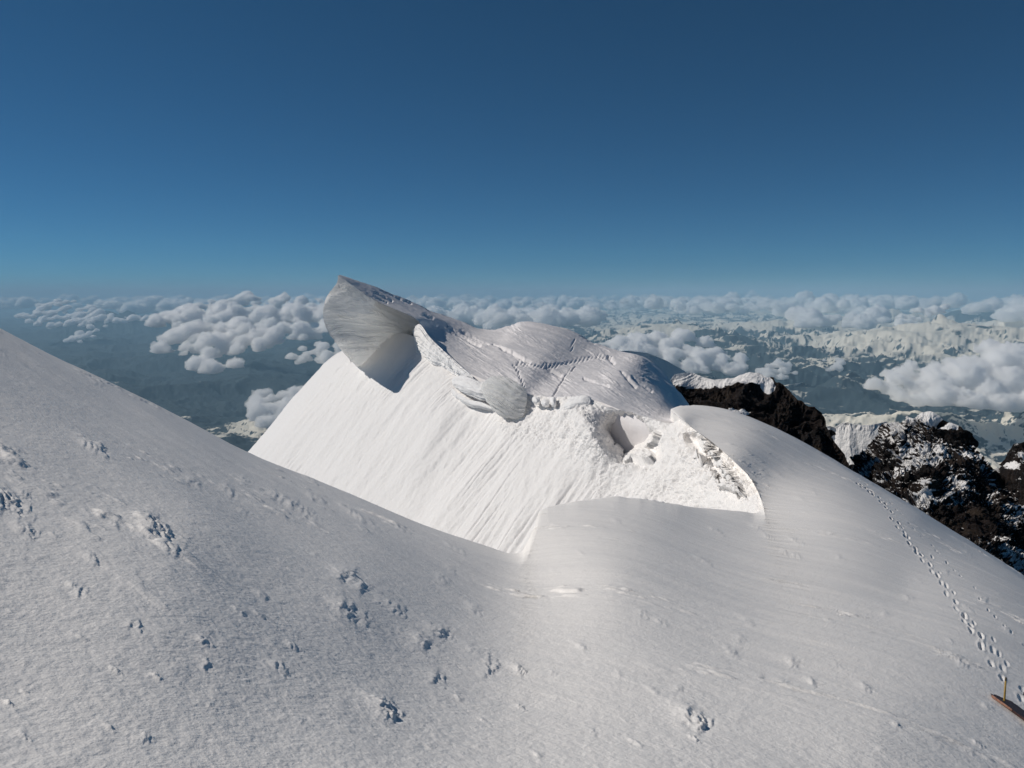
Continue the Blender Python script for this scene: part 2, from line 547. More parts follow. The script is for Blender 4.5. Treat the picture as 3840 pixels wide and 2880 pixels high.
# rows of control points from the crest down (px, py, depth factor)
def build_face():
    # each column: list of 5 (px, py, k)
    cols = [
     [(1400, 1290, 1.16), (1290, 1335, 1.17), (1160, 1440, 1.20), (1000, 1640, 1.25), (600, 2100, 1.35)],
     [(1375, 1280, 1.08), (1240, 1348, 1.09), (1095, 1503, 1.11), (925, 1703, 1.13), (520, 2150, 1.2)],
     [(1370, 1300, 1.03), (1255, 1365, 1.03), (1120, 1535, 1.03), (975, 1715, 1.03), (600, 2190, 1.05)],
     [(1380, 1310, 1.0), (1300, 1390, 1.0), (1170, 1560, 1.0), (1040, 1740, 1.0), (700, 2230, 1.0)],
     [(1420, 1290, 1.0), (1400, 1400, 1.0), (1300, 1600, 1.0), (1160, 1830, 1.0), (850, 2300, 1.0)],
     [(1500, 1250, 1.02), (1520, 1400, 1.0), (1430, 1640, 1.0), (1300, 1900, 1.0), (1050, 2350, 1.0)],
     [(1600, 1290, 1.02), (1650, 1440, 1.0), (1580, 1680, 1.0), (1440, 1960, 1.0), (1250, 2400, 1.0)],
     [(1690, 1375, 1.02), (1760, 1500, 1.01), (1720, 1720, 1.0), (1600, 2010, 1.0), (1450, 2430, 1.0)],
     [(1790, 1440, 1.02), (1880, 1580, 1.0), (1860, 1790, 1.0), (1760, 2060, 1.0), (1640, 2450, 1.0)],
     [(1900, 1470, 1.015), (2000, 1600, 1.0), (2000, 1820, 1.0), (1930, 2090, 1.0), (1850, 2450, 1.0)],
     [(2060, 1485, 1.0), (2150, 1620, .985), (2150, 1830, 1.0), (2110, 2080, 1.0), (2060, 2440, 1.0)],
     [(2200, 1500, 1.0), (2240, 1640, .965), (2300, 1780, 1.0), (2280, 2020, 1.0), (2270, 2420, 1.0)],
     [(2340, 1545, 1.0), (2340, 1650, 1.10), (2400, 1760, .99), (2440, 1980, .985), (2450, 2400, .99)],
     [(2470, 1572, 1.0), (2480, 1660, .99), (2530, 1770, .96), (2580, 1960, .95), (2620, 2350, .97)],
     [(2555, 1565, .985), (2590, 1670, .95), (2650, 1790, .91), (2710, 1960, .88), (2780, 2300, .90)],
     [(2600, 1580, .965), (2700, 1700, .91), (2770, 1820, .86), (2820, 1950, .83), (2940, 2250, .81)],
     [(2660, 1600, .985), (2760, 1700, .925), (2840, 1800, .87), (2900, 1940, .82), (3100, 2200, .79)],
    ]
    A = np.array(cols, float).transpose(1, 0, 2)      # rows, cols, 3
    nr, nc = A.shape[:2]
    tu = even_t(np.hypot(np.diff(A[2, :, 0]), np.diff(A[2, :, 1])), 1100)
    tv = even_t(np.hypot(np.diff(A[:, 7, 0]), np.diff(A[:, 7, 1])), 800)
    G = np.einsum('ri,ijk,cj->rck', cr_w(nr, tv), A, cr_w(nc, tu))
    px, py, k = G[..., 0], G[..., 1], G[..., 2]
    def inside(poly, soft):
        poly = np.array(poly, float)
        c = np.zeros(px.shape, bool)
        sd = np.full(px.shape, 1e9)
        for (xa, ya), (xb, yb) in zip(poly, np.roll(poly, -1, 0)):
            cond = ((ya > py) != (yb > py)) & (px < (xb - xa) * (py - ya) / (yb - ya + 1e-9) + xa)
            c ^= cond
            t = np.clip(((px - xa) * (xb - xa) + (py - ya) * (yb - ya)) / ((xb - xa) ** 2 + (yb - ya) ** 2), 0, 1)
            sd = np.minimum(sd, np.hypot(px - xa - t * (xb - xa), py - ya - t * (yb - ya)))
        return sstep(0, soft, np.where(c, sd, 0))
    wig = 9 * fbm(np.stack([px * .03, py * .03, 0 * px], -1), 3)
    px0, py0 = px, py
    px, py = px + wig, py - wig
    pit1 = inside([(2225, 1580), (2300, 1585), (2400, 1600), (2480, 1600), (2455, 1665), (2400, 1690), (2335, 1755), (2290, 1690), (2245, 1640)], 65)
    pit2 = inside([(2560, 1600), (2640, 1630), (2720, 1740), (2790, 1860), (2720, 1830), (2650, 1760), (2600, 1700), (2560, 1640)], 35)
    pit3 = inside([(2660, 1740), (2700, 1760), (2735, 1830), (2700, 1830)], 20)
    px, py = px0, py0
    k = k + .060 * pit1 + .035 * pit2 + .02 * pit3
    d = plane_d(px, py) * k
    P = pt(px, py, d)
    P = smooth_grid(P, 4)
    N = normals(P); N *= -np.sign(N[..., 1:2])        # towards the camera
    # axes in the plane
    cd = np.array([-.55, .83, 0.]); cd /= np.linalg.norm(cd)
    fd = np.cross(PN, cd); fd *= -np.sign(fd[2])      # down the fall line
    a, b = P @ cd, P @ fd
    Z0 = 0 * a
    wob = .8 * fbm(np.stack([a * .06, b * .03, Z0], -1), 2)
    aa = a + .35 * b * 0 + wob
    rub = np.clip(sstep(-0.02, .12, (px - (2120 + .18 * (py - 1600))) / 1500), 0, 1)
    rub2 = sstep(1980, 2080, px) * (1 - sstep(1560, 1700, py - .15 * (px - 2100)))
    top_rub = sstep(1820, 1900, px) * (1 - sstep(60, 230, py - (1480 + .32 * (px - 1850))))
    patchy = sstep(-.15, .25, fbm(np.stack([a * .12, b * .12, Z0 + 21], -1), 3))
    rubm = np.clip(np.maximum(np.maximum(rub * (.45 + .55 * patchy), rub2 * patchy), top_rub * .8), 0, 1)
    rubm = rubm * (1 - .55 * np.clip(pit1 * 2, 0, 1)) * (1 - .8 * np.clip(pit2 * 2, 0, 1))
    smoothm = 1 - rubm
    h = .9 * fbm(np.stack([a * .035, b * .03, Z0 + 3], -1), 3)
    fl = fbm(np.stack([aa * .55, b * .045, Z0 + 7], -1), 4)
    groove = -np.clip(.28 - np.abs(fbm(np.stack([aa * .9, b * .05, Z0 + 1], -1), 3)), 0, .3)
    mask_g = sstep(-.1, .35, fbm(np.stack([a * .09, b * .05, Z0 + 8], -1), 2))
    h += smoothm * (.13 * fl + .5 * groove * mask_g)
    h += smoothm * .8 * fbm(np.stack([aa * .14, b * .03, Z0 + 27], -1), 3) * sstep(-.2, .3, fbm(np.stack([a * .05, b * .04, Z0 + 28], -1), 2))
    # step-like wind slabs running obliquely
    ob = a * .45 + b * .25
    h += smoothm * .16 * np.clip(fbm(np.stack([ob * .5, (b - a) * .05, Z0 + 4], -1), 4, kind='ridge'), -.2, 1)
    # rubble of the collapse
    bl = fbm(P * .55, 5, .58, kind='billow')
    h += rubm * (.42 * bl + .10 * fbm(P * 2.2, 3, kind='ridge') + .5 * fbm(P * .25, 3))
    h += .05 * fbm(P * 1.6, 3)
    h *= np.clip((py - 1240) / 100, .2, 1)
    P = P + N * h[..., None]
    o = grid_obj('snow_face', P, M_snow_face)
    tag(o, kind='structure')
    return P
FACE = build_face()

# ------------------------------------------------------------------ back of the ridge, falling away to the right
def build_back():
    # columns from the cornice rim to the notch: near edge (px, py, d), two between, skyline (px, py, d)
    E = [
     (1268, 1034, 101, 1275, 1030, 104), (1320, 1072, 101.5, 1330, 1048, 107), (1375, 1108, 101.5, 1400, 1072, 112),
     (1430, 1138, 102, 1475, 1103, 118), (1480, 1160, 102, 1545, 1135, 124), (1530, 1182, 102.5, 1615, 1165, 131),
     (1568, 1203, 103, 1690, 1195, 139), (1582, 1240, 103, 1765, 1220, 146), (1640, 1315, 100, 1830, 1233, 152),
     (1740, 1388, 95, 1910, 1222, 160), (1820, 1425, 90, 1985, 1204, 165), (1930, 1455, 84, 2110, 1228, 168),
     (1985, 1490, 80, 2240, 1288, 164), (2110, 1496, 74, 2320, 1315, 158), (2230, 1502, 69, 2405, 1335, 150),
     (2350, 1547, 64.5, 2460, 1395, 138), (2430, 1568, 62, 2505, 1460, 122), (2500, 1578, 60.5, 2545, 1530, 100),
     (2600, 1600, 59.5, 2640, 1580, 85),
    ]
    E = np.array(E, float)
    on = (E[:, 0] > 1580) & (E[:, 0] < 2480)
    E[on, 2] = plane_d(E[on, 0], E[on, 1]) * 1.010
    tu = even_t(np.hypot(np.diff(E[:, 3]), np.diff(E[:, 4])) + .5 * np.hypot(np.diff(E[:, 0]), np.diff(E[:, 1])), 1000)
    e = cr_w(len(E), tu) @ E
    s = np.linspace(0, 1, 520)[:, None]
    f = .45 * s + .55 * s * (2 - s)
    x0, y0, d0, x1, y1, d1 = [e[:, k][None, :] for k in range(6)]
    px = x0 + (x1 - x0) * f
    py = y0 + (y1 - y0) * f
    d = 1 / (1 / d0 + (1 / d1 - 1 / d0) * (1 - (1 - s) ** 1.15))
    P = pt(px, py, d)
    P = smooth_grid(P, 2)
    N = normals(P); N *= np.sign(N[..., 2:3])
    # wind furrows run along the slope towards the lower right
    X, Y = P[..., 0], P[..., 1]
    an = math.radians(-47)
    a = X * math.cos(an) + Y * math.sin(an)
    b = -X * math.sin(an) + Y * math.cos(an)
    Z0 = 0 * a
    rim = sstep(0, .06, s) * np.ones_like(a)
    m = sstep(-.25, .35, fbm(np.stack([a * .03, b * .06, Z0], -1), 2)) * sstep(1450, 1750, px)
    h = .5 * fbm(np.stack([a * .02, b * .12, Z0 + 2], -1), 3)
    al, ac = px * .86 + py * .51, -px * .51 + py * .86
    m2 = sstep(1500, 1800, px) * sstep(-.3, .3, fbm(np.stack([al * .006, ac * .012, Z0 + 6], -1), 3)) + .25
    h += m2 * .16 * fbm(np.stack([al * .005, ac * .06, Z0 + 3], -1), 4)
    cr = fbm(np.stack([al * .008, ac * .08, Z0 + 11], -1), 4, .6)
    h += m2 * .11 * sstep(.10, .46, cr)
    h += m2 * .03 * fbm(np.stack([al * .08, ac * .16, Z0 + 13], -1), 3)
    h += .05 * fbm(P * 1.2, 3)
    # dark crust lines and tracks
    def track(pts, wdt, dep, rag=6):
        nonlocal h
        pts = np.array(pts, float)
        best = np.full(px.shape, 1e9)
        nzz = rag * fbm(np.stack([px * .05, py * .05, Z0], -1), 2)
        for (xa, ya), (xb, yb) in zip(pts[:-1], pts[1:]):
            vx, vy = xb - xa, yb - ya
            t = np.clip(((px - xa) * vx + (py - ya) * vy) / (vx * vx + vy * vy), 0, 1)
            best = np.minimum(best, np.hypot(px - xa - t * vx, py - ya - t * vy) + nzz)
        return -.34 * dep * np.exp(-(best / wdt) ** 2)
    dots = .5 + .5 * np.sin(px * .45 + py * .3)
    h += .7 * track([(1928, 1372), (1945, 1362), (2010, 1372), (2080, 1378), (2150, 1352), (2230, 1338), (2290, 1340)], 7, .7, 8) * (.5 + .5 * dots)
    h += track([(1930, 1375), (1950, 1415), (1965, 1450)], 4, .45) * dots
    h += track([(2160, 1380), (2120, 1410), (2095, 1450), (2075, 1480)], 4, .45) * dots
    h += track([(2155, 1275), (2140, 1315)], 4, .4) * dots
    for seg, w_, d_ in (([(1590, 1180), (1690, 1230), (1795, 1300)], 5, .8), ([(1640, 1225), (1720, 1262), (1800, 1300)], 4, .7),
                        ([(1730, 1240), (1830, 1290)], 5, .8), ([(1880, 1310), (1985, 1360)], 5, .8), ([(1850, 1290), (1960, 1345)], 4, .7),
                        ([(2180, 1255), (2230, 1285)], 4, 1.0), ([(1410, 1098), (1470, 1130)], 3, .7), ([(1400, 1110), (1450, 1135)], 3, .5),
                        ([(1430, 1088), (1540, 1140)], 3, .5), ([(2280, 1340), (2300, 1358)], 6, .9), ([(2050, 1380), (2100, 1410)], 6, .8),
                        ([(2370, 1420), (2440, 1470)], 5, .7), ([(2190, 1420), (2280, 1450)], 4, .5), ([(2330, 1400), (2380, 1450)], 5, .7)):
        h += track(seg, w_, d_, 4)
    P = P + N * (h * rim)[..., None]
    edge = P[-1]
    ou = ray(x1[0], y1[0]); ou[:, 2] = 0; ou[:, 0] += .4; ou /= np.linalg.norm(ou, axis=1)[:, None]
    sk = [edge + ou * k - np.array([0, 0, z]) for z, k in ((.3, 2), (1.2, 5), (4, 10), (12, 18), (40, 40))]
    rimv = P[0]
    cw = (1 - sstep(1575, 1600, x0[0]))[:, None]
    pre = [rimv + (1 - cw) * np.array([.4, 1.5, -6]) + cw * (rimv * .12 + np.array([0, 0, -.8])),
           rimv + (1 - cw) * np.array([.2, .5, -1.5]) + cw * (rimv * .03 + np.array([0, 0, -.1]))]
    P = np.concatenate([np.array(pre), P, np.array(sk)], 0)
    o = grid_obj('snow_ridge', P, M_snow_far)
    tag(o, kind='structure')
    return P
BACK = build_back()

# ------------------------------------------------------------------ the big cornice
def build_cornice():
    # rows = layers from the lip (top) to the foot, columns = left rim to right tip (px, py, depth)
    R = [
     [(1268, 1032, 101), (1320, 1068, 101.3), (1375, 1106, 101.6), (1430, 1137, 102), (1480, 1159, 102), (1535, 1181, 102.4), (1575, 1205, 103)],
     [(1262, 1062, 99.6), (1312, 1085, 99.4), (1365, 1118, 100.4), (1425, 1147, 102.8), (1475, 1167, 103.2), (1530, 1190, 103.2), (1576, 1213, 103.2)],
     [(1228, 1108, 97.4), (1290, 1110, 97.2), (1360, 1132, 98.9), (1420, 1160, 103.8), (1475, 1180, 104.8), (1530, 1200, 104.6), (1577, 1222, 103.6)],
     [(1214, 1150, 95.4), (1285, 1152, 96.2), (1355, 1165, 99.2), (1420, 1180, 104.4), (1478, 1194, 106), (1530, 1210, 105.6), (1577, 1230, 104.2)],
     [(1212, 1190, 94.2), (1285, 1188, 97), (1355, 1196, 101.6), (1420, 1205, 105), (1480, 1212, 107), (1532, 1222, 106.8), (1574, 1236, 105)],
     [(1224, 1232, 93.6), (1290, 1222, 97), (1360, 1228, 102.4), (1425, 1232, 105.8), (1482, 1230, 107.8), (1530, 1232, 107.8), (1566, 1240, 106.2)],
     [(1245, 1268, 93.8), (1300, 1256, 97.6), (1370, 1258, 103.4), (1430, 1256, 106.6), (1480, 1248, 108.4), (1525, 1242, 108.6), (1555, 1244, 107.4)],
     [(1262, 1290, 94.8), (1315, 1290, 98.8), (1380, 1290, 104.4), (1430, 1280, 107.4), (1475, 1266, 109), (1515, 1254, 109.2), (1545, 1250, 108.4)],
     [(1290, 1325, 98.5), (1330, 1330, 101), (1385, 1325, 105.8), (1430, 1305, 108.6), (1470, 1288, 109.8), (1510, 1266, 109.8), (1540, 1255, 109)],
     [(1330, 1366, 105), (1345, 1374, 105.5), (1395, 1340, 108), (1432, 1320, 110.6), (1472, 1302, 111), (1510, 1276, 110.8), (1540, 1262, 110)],
    ]
    A = np.array(R, float)
    nr, nc = A.shape[:2]
    tv = even_t(np.ones(nr - 1), 420); tu = even_t(np.ones(nc - 1), 380)
    G = np.einsum('ri,ijk,cj->rck', cr_w(nr, tv), A, cr_w(nc, tu))
    P = pt(G[..., 0], G[..., 1], G[..., 2])
    N = normals(P); N *= -np.sign(N[..., 1:2])
    # strata: ledges of varying hardness that follow the rows
    v = (tv / (nr - 1))[:, None] * np.ones((1, len(tu)))
    u = (tu / (nc - 1))[None, :] * np.ones((len(tv), 1))
    q = np.stack([u * 2.2, v * 15 + .7 * np.sin(u * 4) + .8 * fbm(np.stack([u * 3, v * 3, 0 * u + 8], -1), 2), 0 * u], -1)
    st = fbm(q, 4, .55)
    led = sstep(-.1, .25, st) + .5 * fbm(np.stack([u * 2, v * 60, 0 * u + 4], -1), 2)
    top = sstep(.12, .30, v + .05 * fbm(np.stack([u * 6, v * 6, 0 * u], -1), 3))
    h = top * .5 * led * (1 - sstep(.92, 1, v)) + (1 - top) * .28 * fbm(P * .9, 4)
    h *= sstep(0, .03, v) * (.35 + .65 * (1 - sstep(.75, 1, u)))
    h *= sstep(0, .05, u) * .85 + .15
    h += .07 * fbm(P * 2.5, 3) * sstep(0, .03, v)
    P = P + N * h[..., None]
    # solid behind the face
    def shell(row_or_col):
        return row_or_col
    nrr, ncc = P.shape[:2]
    back = P.copy()
    off = 3.2 * sstep(0, .25, u) * sstep(0, .12, v)
    base_off = .25 + off
    back = back * (1 + (.4 + base_off) / 100.0)[..., None]
    V = np.concatenate([P.reshape(-1, 3), back.reshape(-1, 3)])
    f1 = grid_faces(nrr, ncc)
    n0 = nrr * ncc
    f2 = grid_faces(nrr, ncc, True) + n0
    idx = np.arange(n0).reshape(nrr, ncc)
    ring = np.concatenate([idx[0, :-1], idx[:-1, -1], idx[-1, :0:-1], idx[:0:-1, 0]])
    r2 = np.roll(ring, -1)
    f3 = np.stack([ring, ring + n0, r2 + n0, r2], -1)
    o = mesh_obj('snow_cornice', V, np.concatenate([f1, f2, f3]), M_snow_cor, attrs={'layer': np.concatenate([st.ravel(), st.ravel()]) * .5 + .5})
    tag(o, 'huge wave-shaped snow cornice with layered grey wall curling over the ridge crest', 'cornice')
M_snow_cor = snow_mat('snow_cornice', (.86, .86, .86), ((1.5, .05, 3),))
def layer_shade(m):
    # shading of the strata put into the colour: recessed layers are darker
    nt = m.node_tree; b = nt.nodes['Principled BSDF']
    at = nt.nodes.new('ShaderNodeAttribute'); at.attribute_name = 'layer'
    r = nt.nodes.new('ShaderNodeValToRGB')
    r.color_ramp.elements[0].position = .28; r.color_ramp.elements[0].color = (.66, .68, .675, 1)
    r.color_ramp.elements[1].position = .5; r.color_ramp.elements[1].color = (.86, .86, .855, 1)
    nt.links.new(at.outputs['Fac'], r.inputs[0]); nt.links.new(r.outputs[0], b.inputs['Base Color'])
M_snow_block = snow_mat('snow_block', (.86, .85, .84), ((1.5, .05, 3),))
def glow(m, k):
    # packed snow lets some daylight through
    nt = m.node_tree; b = nt.nodes['Principled BSDF']; out = nt.nodes['Material Output']
    t = nt.nodes.new('ShaderNodeBsdfTranslucent'); t.inputs[0].default_value = (.95, .95, .94, 1)
    mx = nt.nodes.new('ShaderNodeMixShader'); mx.inputs[0].default_value = k
    nt.links.new(b.outputs[0], mx.inputs[1]); nt.links.new(t.outputs[0], mx.inputs[2])
    nt.links.new(mx.outputs[0], out.inputs['Surface'])
layer_shade(M_snow_cor)
glow(M_snow_cor, .55)
build_cornice()
# ------------------------------------------------------------------ broken cornice pieces along the crest
def shell_piece(name, rows, mat, thick=.8, amp=.12, layers=12, bulge=0.0, seed=0, n=(150, 150), rough=.08, label=None, cat=None, group=None, taper=0.25, shear=.5):
    A = np.array(rows, float)
    nr, nc = A.shape[:2]
    tv, tu = even_t(np.ones(nr - 1), n[0]), even_t(np.ones(nc - 1), n[1])
    G = np.einsum('ri,ijk,cj->rck', cr_w(nr, tv), A, cr_w(nc, tu))
    v = (tv / (nr - 1))[:, None] * np.ones((1, len(tu)))
    u = (tu / (nc - 1))[None, :] * np.ones((len(tv), 1))
    P = pt(G[..., 0], G[..., 1], G[..., 2])
    prof = (4 * u * (1 - u)) ** .5 * (4 * v * (1 - v)) ** .5
    P = P * (1 - (bulge * prof / 100.))[..., None]
    N = normals(P); N *= -np.sign(N[..., 1:2])
    q = np.stack([u * 1.3 + seed, v * layers + shear * layers * .2 * np.sin(2.4 * u + seed), 0 * u + seed], -1)
    st = fbm(q, 3, .6)
    edge = sstep(0, .08, u) * sstep(0, .08, 1 - u) * sstep(0, .06, v) * sstep(0, .06, 1 - v)
    h = amp * .6 * sstep(-.15, .25, st) * edge + 1.8 * rough * fbm(P * .8 + seed, 5, .6) * (.3 + .7 * edge)
    P = P + N * h[..., None]
    back = P * (1 + thick * (taper + (1 - taper) * prof) / 100.)[..., None]
    nrr, ncc = P.shape[:2]
    V = np.concatenate([P.reshape(-1, 3), back.reshape(-1, 3)])
    n0 = nrr * ncc
    idx = np.arange(n0).reshape(nrr, ncc)
    ring = np.concatenate([idx[0, :-1], idx[:-1, -1], idx[-1, :0:-1], idx[:0:-1, 0]])
    r2 = np.roll(ring, -1)
    F = np.concatenate([grid_faces(nrr, ncc), grid_faces(nrr, ncc, True) + n0, np.stack([ring, ring + n0, r2 + n0, r2], -1)])
    o = mesh_obj(name, V, F, mat, attrs={'layer': np.concatenate([st.ravel(), st.ravel()]) * .5 + .5})
    if label: tag(o, label, cat, group)
    else: tag(o, kind='structure')
    return o

def dpl(x, y, k=0.0):
    """distance of the snow face behind a picture point, k metres nearer"""
    return float(plane_d(x, y)) - k

def rows_k(rows):
    return [[(x, y, dpl(x, y, .6 * k)) for (x, y, k) in r] for r in rows]

# broken rim hanging over the face right of the big cornice
shell_piece('snow_rim', rows_k([
    [(1545, 1240, 2.0), (1574, 1216, 4.0), (1610, 1262, 4.5), (1650, 1302, 4.5), (1690, 1338, 4.0), (1735, 1378, 3.0), (1775, 1412, 2.0)],
    [(1547, 1247, 2.2), (1572, 1240, 4.6), (1608, 1285, 5.2), (1648, 1318, 5.2), (1688, 1352, 4.4), (1733, 1388, 3.2), (1772, 1418, 2.0)],
    [(1553, 1270, 1.4), (1578, 1276, 3.6), (1612, 1308, 4.2), (1648, 1336, 3.8), (1684, 1365, 3.2), (1728, 1397, 2.0), (1768, 1422, 1.0)],
    [(1556, 1300, .4), (1590, 1318, 1.8), (1622, 1345, 2.0), (1652, 1356, 1.2), (1690, 1380, .5), (1726, 1405, 0), (1765, 1428, -.5)],
    [(1560, 1320, -.6), (1600, 1345, -.2), (1630, 1370, -.6), (1660, 1380, -1.5), (1695, 1400, -2), (1730, 1420, -2), (1765, 1436, -2)],
]), M_snow_block, 1.0, .22, 9, seed=3, n=(220, 320), rough=.17)

block_g = 'broken cornice blocks on the crest'
shell_piece('snow_block', rows_k([
    [(1698, 1416, 2.2), (1730, 1408, 3.0), (1765, 1415, 3.2), (1800, 1430, 3.0), (1825, 1428, 2.6)],
    [(1694, 1425, 2.8), (1728, 1425, 4.0), (1765, 1435, 4.2), (1798, 1448, 3.8), (1828, 1450, 3.0)],
    [(1696, 1440, 2.6), (1728, 1450, 3.6), (1765, 1462, 3.8), (1798, 1472, 3.2), (1832, 1475, 2.4)],
    [(1708, 1454, 1.6), (1738, 1468, 2.2), (1770, 1480, 2.2), (1800, 1490, 1.8), (1836, 1496, 1.2)],
    [(1718, 1460, .6), (1745, 1478, .8), (1775, 1490, .8), (1805, 1500, .6), (1838, 1504, .4)],
]), M_snow_block, 2.0, .14, 7, bulge=.6, seed=5, n=(120, 180), label='rolled white snow block with vertical cracks lying under the rim', cat='snow block', group=block_g, shear=0)
shell_piece('snow_block', rows_k([
    [(1808, 1440, 5.0), (1835, 1418, 5.2), (1870, 1409, 4.6), (1905, 1418, 3.6), (1945, 1440, 2.2), (1972, 1462, 1.0)],
    [(1806, 1462, 6.4), (1840, 1446, 6.6), (1878, 1440, 5.8), (1915, 1450, 4.6), (1950, 1466, 2.8), (1976, 1480, 1.0)],
    [(1812, 1482, 6.6), (1848, 1482, 6.4), (1888, 1480, 5.4), (1922, 1486, 4.0), (1954, 1495, 2.4), (1976, 1502, .8)],
    [(1822, 1500, 5.8), (1860, 1515, 5.2), (1896, 1520, 4.0), (1930, 1522, 2.6), (1955, 1524, 1.2), (1970, 1528, .2)],
    [(1840, 1520, 4.0), (1872, 1540, 3.4), (1902, 1548, 2.4), (1930, 1550, 1.2), (1950, 1550, .4), (1966, 1552, -.4)],
    [(1862, 1540, 1.8), (1885, 1560, 1.2), (1908, 1568, .4), (1928, 1570, -.4), (1945, 1570, -.8), (1958, 1568, -1.2)],
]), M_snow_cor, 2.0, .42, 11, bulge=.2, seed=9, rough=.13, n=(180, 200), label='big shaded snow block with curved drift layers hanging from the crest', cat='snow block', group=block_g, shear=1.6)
shell_piece('snow_slab', rows_k([
    [(1695, 1455, 1.8), (1725, 1478, 2.2), (1765, 1500, 2.0), (1805, 1508, 1.6), (1848, 1528, .8)],
    [(1692, 1466, 2.0), (1722, 1492, 2.4), (1762, 1512, 2.2), (1805, 1520, 1.8), (1850, 1534, .8)],
    [(1697, 1480, 1.2), (1728, 1504, 1.4), (1765, 1522, 1.2), (1806, 1528, .8), (1852, 1538, .3)],
    [(1705, 1490, -.2), (1735, 1512, -.2), (1768, 1528, -.2), (1808, 1533, -.2), (1852, 1541, -.2)],
]), M_snow_block, 1.0, .08, 5, seed=13, n=(80, 180), label='thin sunlit snow shelf curving below the rolled block', cat='snow shelf')
k = 0
for (x, y, w, h_, lab) in ((2010, 1503, 30, 26, 'leftmost of the three small shaded snow teeth under the crest'),
                           (2044, 1513, 32, 26, 'middle one of the three small shaded snow teeth under the crest'),
                           (2074, 1510, 24, 36, 'rightmost and tallest of the three small shaded snow teeth under the crest')):
    shell_piece('snow_block', rows_k([
        [(x - w * .45, y - h_ * .5, 1.2), (x, y - h_ * .62, 1.6), (x + w * .45, y - h_ * .5, 1.2)],
        [(x - w * .5, y - h_ * .1, 1.8), (x, y - h_ * .1, 2.6), (x + w * .5, y, 1.8)],
        [(x - w * .35, y + h_ * .3, 1.2), (x + 2, y + h_ * .35, 1.8), (x + w * .5, y + h_ * .35, 1.2)],
        [(x - w * .15, y + h_ * .5, 0), (x + 4, y + h_ * .55, .2), (x + w * .45, y + h_ * .55, 0)],
    ]), M_snow_block, 1.2, .06, 5, bulge=.3, seed=20 + k, n=(60, 60), label=lab, cat='snow block', group=block_g)
    k += 1
shell_piece('snow_slab', rows_k([
    [(2138, 1490, 2.0), (2160, 1486, 2.2), (2195, 1482, 2.2), (2218, 1490, 1.4)],
    [(2122, 1510, 2.4), (2150, 1505, 2.8), (2186, 1504, 2.4), (2212, 1512, 1.6)],
    [(2104, 1532, 2.0), (2134, 1530, 2.4), (2168, 1528, 1.6), (2200, 1532, .8)],
    [(2106, 1560, .4), (2124, 1552, .6), (2150, 1546, .2), (2190, 1545, -.2)],
]), M_snow_block, 1.4, .08, 5, bulge=.3, seed=31, n=(90, 90), label='tilted broken slab of snow with a grey shaded side on the crest', cat='snow slab')

# lumps of collapsed snow, each one by itself
def lump(x, y, k, size, seed, label, name='snow_lump', depth=None):
    V, F = puff(np.zeros(3), 1.0, .8, 4, seed=seed)
    V = V * np.array([1.2, .9, .8])
    V += .14 * np.sign(V) * np.abs(fbm(V * 2 + seed, 3))[:, None]
    c = pt(x, y, np.array(depth if depth else dpl(x, y, k)))
    o = mesh_obj(name, V * size, F, M_snow_face)
    o.location = c
    o.rotation_euler = (seed * .7, seed * .3, seed * 1.1)
    if label: tag(o, label, 'snow lump', 'loose snow lumps')
    return o

def near_d(px, py):
    return 1 / float(tps(np.array([[float(px)]]), np.array([[float(py)]]), DEPTHS)[0, 0])
# ------------------------------------------------------------------ valleys and ranges far below
def zy(py):                       # height over distance for a picture row
    r = ray(1920, py)
    return r[2] / r[1]

def terrain_mat():
    m, nt, b = mat_new('range')
    b.inputs['Roughness'].default_value = .9
    b.inputs['Specular IOR Level'].default_value = .1
    at = nt.nodes.new('ShaderNodeAttribute'); at.attribute_name = 'snow'
    r = nt.nodes.new('ShaderNodeValToRGB')
    r.color_ramp.elements[0].position = .46; r.color_ramp.elements[0].color = (.045, .065, .075, 1)
    r.color_ramp.elements[1].position = .56; r.color_ramp.elements[1].color = (.78, .73, .62, 1)
    nt.links.new(at.outputs['Fac'], r.inputs[0]); nt.links.new(r.outputs[0], b.inputs['Base Color'])
    return m
M_RANGE = terrain_mat()

# px, py of a summit, distance, foot radius (m)
PEAKS = [
 (400, 1137, 62000, 5200, .15), (478, 1162, 60000, 5000, .1), (330, 1185, 60000, 5000, .2), (870, 1128, 90000, 8000, .1), (700, 1150, 85000, 9000, .1), (930, 1120, 95000, 7000, .1),
 (2545, 1190, 42000, 3600, .35), (2450, 1215, 42000, 4000, .9), (2680, 1222, 36000, 2600, .3), (2740, 1262, 32000, 2600, .35), (2790, 1300, 29000, 2200, .3), (2290, 1235, 40000, 3500, .5),
 (3535, 1178, 33000, 4600, .9), (3470, 1215, 33000, 4200, .95), (3620, 1225, 33000, 3600, .6), (3400, 1250, 31000, 5000, .9),
 (3725, 1143, 62000, 7000, .05), (3650, 1165, 62000, 7000, .05), (3808, 1163, 48000, 4200, .9), (3320, 1150, 60000, 5000, .8), (3155, 1178, 52000, 4500, .8), (3060, 1195, 52000, 6000, .8),
 (2920, 1200, 50000, 5000, .7), (3240, 1240, 36000, 4000, .6), (3840, 1225, 30000, 3600, .6),
]
